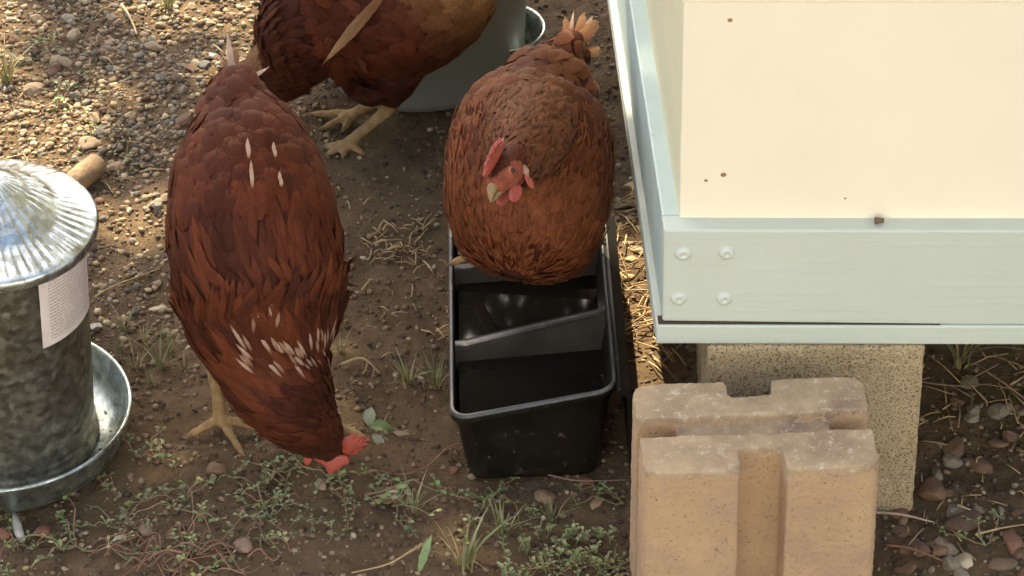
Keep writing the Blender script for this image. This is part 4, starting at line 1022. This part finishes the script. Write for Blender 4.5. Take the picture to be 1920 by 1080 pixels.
def put(name, me, u, v, s, label, cat, group):
    o = bpy.data.objects.new(name, me); COL.objects.link(o); p = G(u, v); o.location = (p.x, p.y, ground_h(p.x, p.y) - .001); o.scale = (s, s, s); o.rotation_euler = (0, 0, rng.uniform(0, 6.28))
    return tag(o, label, cat, group)
for i in range(30):
    while True:
        u, v = rng.uniform(-10, 1180), rng.uniform(880, 1090)
        if u < 260 and v < 950: continue
        if 860 < u and v < 915: continue
        if rng.random() < (v - 800) / 280: break
    put('creeping_weed', WM[rng.randrange(10)], u, v, rng.uniform(.6, 1.15), 'creeping small leaved weed on the soil along the bottom', 'weed', 'creeping weeds in the foreground')
for u, v, s in ((175, 900, .9), (255, 860, 1.0), (300, 875, .9), (345, 950, 1.1), (365, 975, 1.2), (520, 890, 1.3), (545, 915, 1.0), (560, 880, .9), (495, 930, .8), (600, 975, .8)):
    put('creeping_weed', WM[rng.randrange(10)], u, v, s, 'creeping weed growing round the feet of the pecking hen', 'weed', 'weeds by the pecking hen')
for u, v, s in ((140, 185, .9), (115, 200, 1.2), (190, 255, .8), (60, 90, .7), (235, 295, .9)):
    put('creeping_weed', WM[rng.randrange(10)], u, v, s, 'sprawling weed rooted in the sunlit gravel', 'weed', 'weeds in the gravel')
for u, v, s in ((235, 620, 1.0), (270, 650, 1.2), (300, 690, 1.1), (255, 690, 1.0), (320, 655, .9), (225, 660, .8), (345, 690, .9), (285, 720, .9), (640, 660, .8), (305, 625, .8)):
    put('grass_tuft', GM[rng.randrange(6)], u, v, s * .75, 'low green grass between the feeder and the pecking hen', 'grass', 'grass beside the feeder')
for u, v, s, lb in ((942, 990, 1.35, 'tall grass tuft with straw base below the trough'), (1035, 960, 1.0, 'grass tuft right of the tallest one below the trough'), (765, 715, 1.2, 'thin grass tuft left of the trough'), (820, 720, 1.0, 'sparse grass blades touching the trough side'), (775, 955, .95, 'grass tuft with bent stems left of the trough front'),
                    (870, 1060, 1.6, 'dry grass tuft at the bottom edge below the trough'), (685, 935, 1.5, 'feathery sprig under the pecking hen beak'), (1800, 680, 1.6, 'green grass tuft in shade under the coop'), (315, 12, 1.3, 'mossy green tuft at the top edge of the gravel'), (10, 150, 1.5, 'bright green blades at the left edge of the gravel'), (145, 1030, 1.3, 'green feathery sprig at the bottom left'), (1850, 1015, 1.1, 'small green sprig among the right hand stones')):
    (put('weed_sprig', WM[rng.randrange(10)], u, v, s, lb, 'weed', None) if 'sprig' in lb else put('grass_tuft', GM[rng.randrange(6)], u, v, s, lb, 'grass', None))
mb = MB(); p = G(690, 800, .004)
big_leaf(mb, p, V(.15, .8, .3), Vector((0, -.5, 1)), .022, .012, (.24, .26, .16)); big_leaf(mb, p, V(1, -.05, .1), Vector((0, -.5, 1)), .026, .011, (.11, .15, .045)); big_leaf(mb, p + Vector((.004, -.012, 0)), V(.5, -.6, .1), Vector((.3, -.5, 1)), .020, .010, (.20, .20, .13))
tag(mb.build('broad_leaf_weed', M['plant']), 'broad leaved weed right behind the pecking hen head', 'weed')
mb = MB(); p = G(785, 1075, .002); big_leaf(mb, p, V(.35, 1, .2), Vector((0, -.6, 1)), .038, .008, (.16, .22, .08), .15); tag(mb.build('broad_grass', M['plant']), 'single broad green blade at the bottom edge', 'grass')
# tiny white-flowered cress patch by the bottom edge
mb = MB()
for i in range(42):
    p = G(rng.uniform(940, 1150), rng.uniform(985, 1085)); p.z = ground_h(p.x, p.y); h = rng.uniform(.008, .024); d = Vector((rng.uniform(-.4, .4), rng.uniform(-.4, .4), 1)); e = p + d * h
    mb.tube([p, e], .0005, 4, col=GR[1])
    for j in range(5): a = rng.uniform(0, 6.28); leaf_shape(mb, p.lerp(e, rng.uniform(.3, 1)), Vector((math.cos(a), math.sin(a), .4)), Vector((0, 0, 1)), .005, .003, mixc(GR[rng.randrange(4)], (.3, .32, .15), rng.random() * .5))
tag(mb.build('cress_patch', M['plant']), 'patch of fine leaved cress left of the pier block', 'weed', kind='stuff')
# feed crumbs in the feeder pan
mb = MB()
for i in range(150):
    a = R(rng.uniform(-52, -18)) if i < 110 else rng.uniform(-2, .4); r_ = rng.uniform(.096, .111) if i < 110 else rng.uniform(.088, .108); z = .012 + max(0, r_ - .098) * 1.0
    s = rng.uniform(.0006, .002); P = ICO * s * np.array((1.2, 1, .6)) + np.array((FC.x + r_ * math.cos(a), FC.y + r_ * math.sin(a), z)); c = (.62, .55, .42) if rng.random() < .8 else (.1, .08, .05)
    mb.add([tuple(q) for q in P], [tuple(f) for f in ICF], 0, c)
tag(mb.build('feed_crumbs', M['stone']), 'pale feed crumbs left in the feeder pan', 'feed', kind='stuff')

# ------------------------------------------------------------------ unseen tree added to shade the yard, crown gaps cut for sun patches
def lit(x, y):
    "how much of the canopy is open over this spot: the sunny patches the photo shows"
    q = CM.transposed() @ (Vector((x, y, .05)) - Vector((0, 0, CAMH))); u, v = 960 + FPX * q.x / -q.z, 540 - FPX * q.y / -q.z
    nz = fbm((x * 9, y * 9, 2.2), 3)
    if u < 500 and v < 330 - max(0, u - 300) * .2: return nz > -.2
    if u < 330 and v < 470 and u < 300 : return nz > .05
    if 1095 < u < 1340 and 300 < v < 625: return True
    if 850 < u < 1010 and 320 < v < 520: return True
    if 1135 < u < 1200 and 620 < v < 705: return True
    if u < -300 or u > 2300 or v < -500 or v > 1500: return nz > .2
    return False
rg = random.Random(77); vs = []; fs = []; k = 0
cc = SUN * 4.2 + Vector((0, 2.7, 0))
for i in range(34000):
    h = rg.uniform(3.1, 4.4)
    gx_, gy_ = rg.uniform(-1.9, 1.7), rg.uniform(.9, 4.9)
    if lit(gx_, gy_): continue
    c = Vector((gx_, gy_, .05)) + SUN * ((h - .05) / SUN.z)
    n = (SUN + Vector((rg.gauss(0, .45), rg.gauss(0, .45), rg.gauss(0, .45)))).normalized()
    a = n.orthogonal().normalized(); a = Matrix.Rotation(rg.uniform(0, 6.28), 3, n) @ a; b_ = n.cross(a); l, w_ = rg.uniform(.03, .05), rg.uniform(.018, .03)
    vs += [c - a * l, c + b_ * w_ - a * l * .1, c + a * l, c - b_ * w_ - a * l * .1]; fs.append((k, k + 1, k + 2, k + 3)); k += 4
tree = empty('added_shade_tree', (-2.4, 8.2, 0)); tag(tree, 'leafy tree added out of view to shade the yard, crown gaps cut for sun', 'tree')
me = np_mesh('crown', np.array([tuple(v) for v in vs]), np.array(fs)); link('crown', me, tree, M['leaf'], False)
mb = MB(); b0 = Vector((-2.4, 8.2, -.1)); tp = Vector((-2.2, 7.6, 2.6)); mb.tube([b0, b0.lerp(tp, .1) , b0.lerp(tp, .5) + Vector((.05, 0, 0)), tp], [.24, .17, .14, .11], 16)
for i in range(9):
    e = Vector((rg.uniform(-2.4, 1.0), rg.uniform(4.0, 8.0), rg.uniform(3.3, 4.2))); mb.tube([tp - Vector((0, 0, .1)), tp.lerp(e, .5) + Vector((0, 0, .25)), e], [.06, .035, .012], 8)
mb.build('trunk', M['bark'], tree)
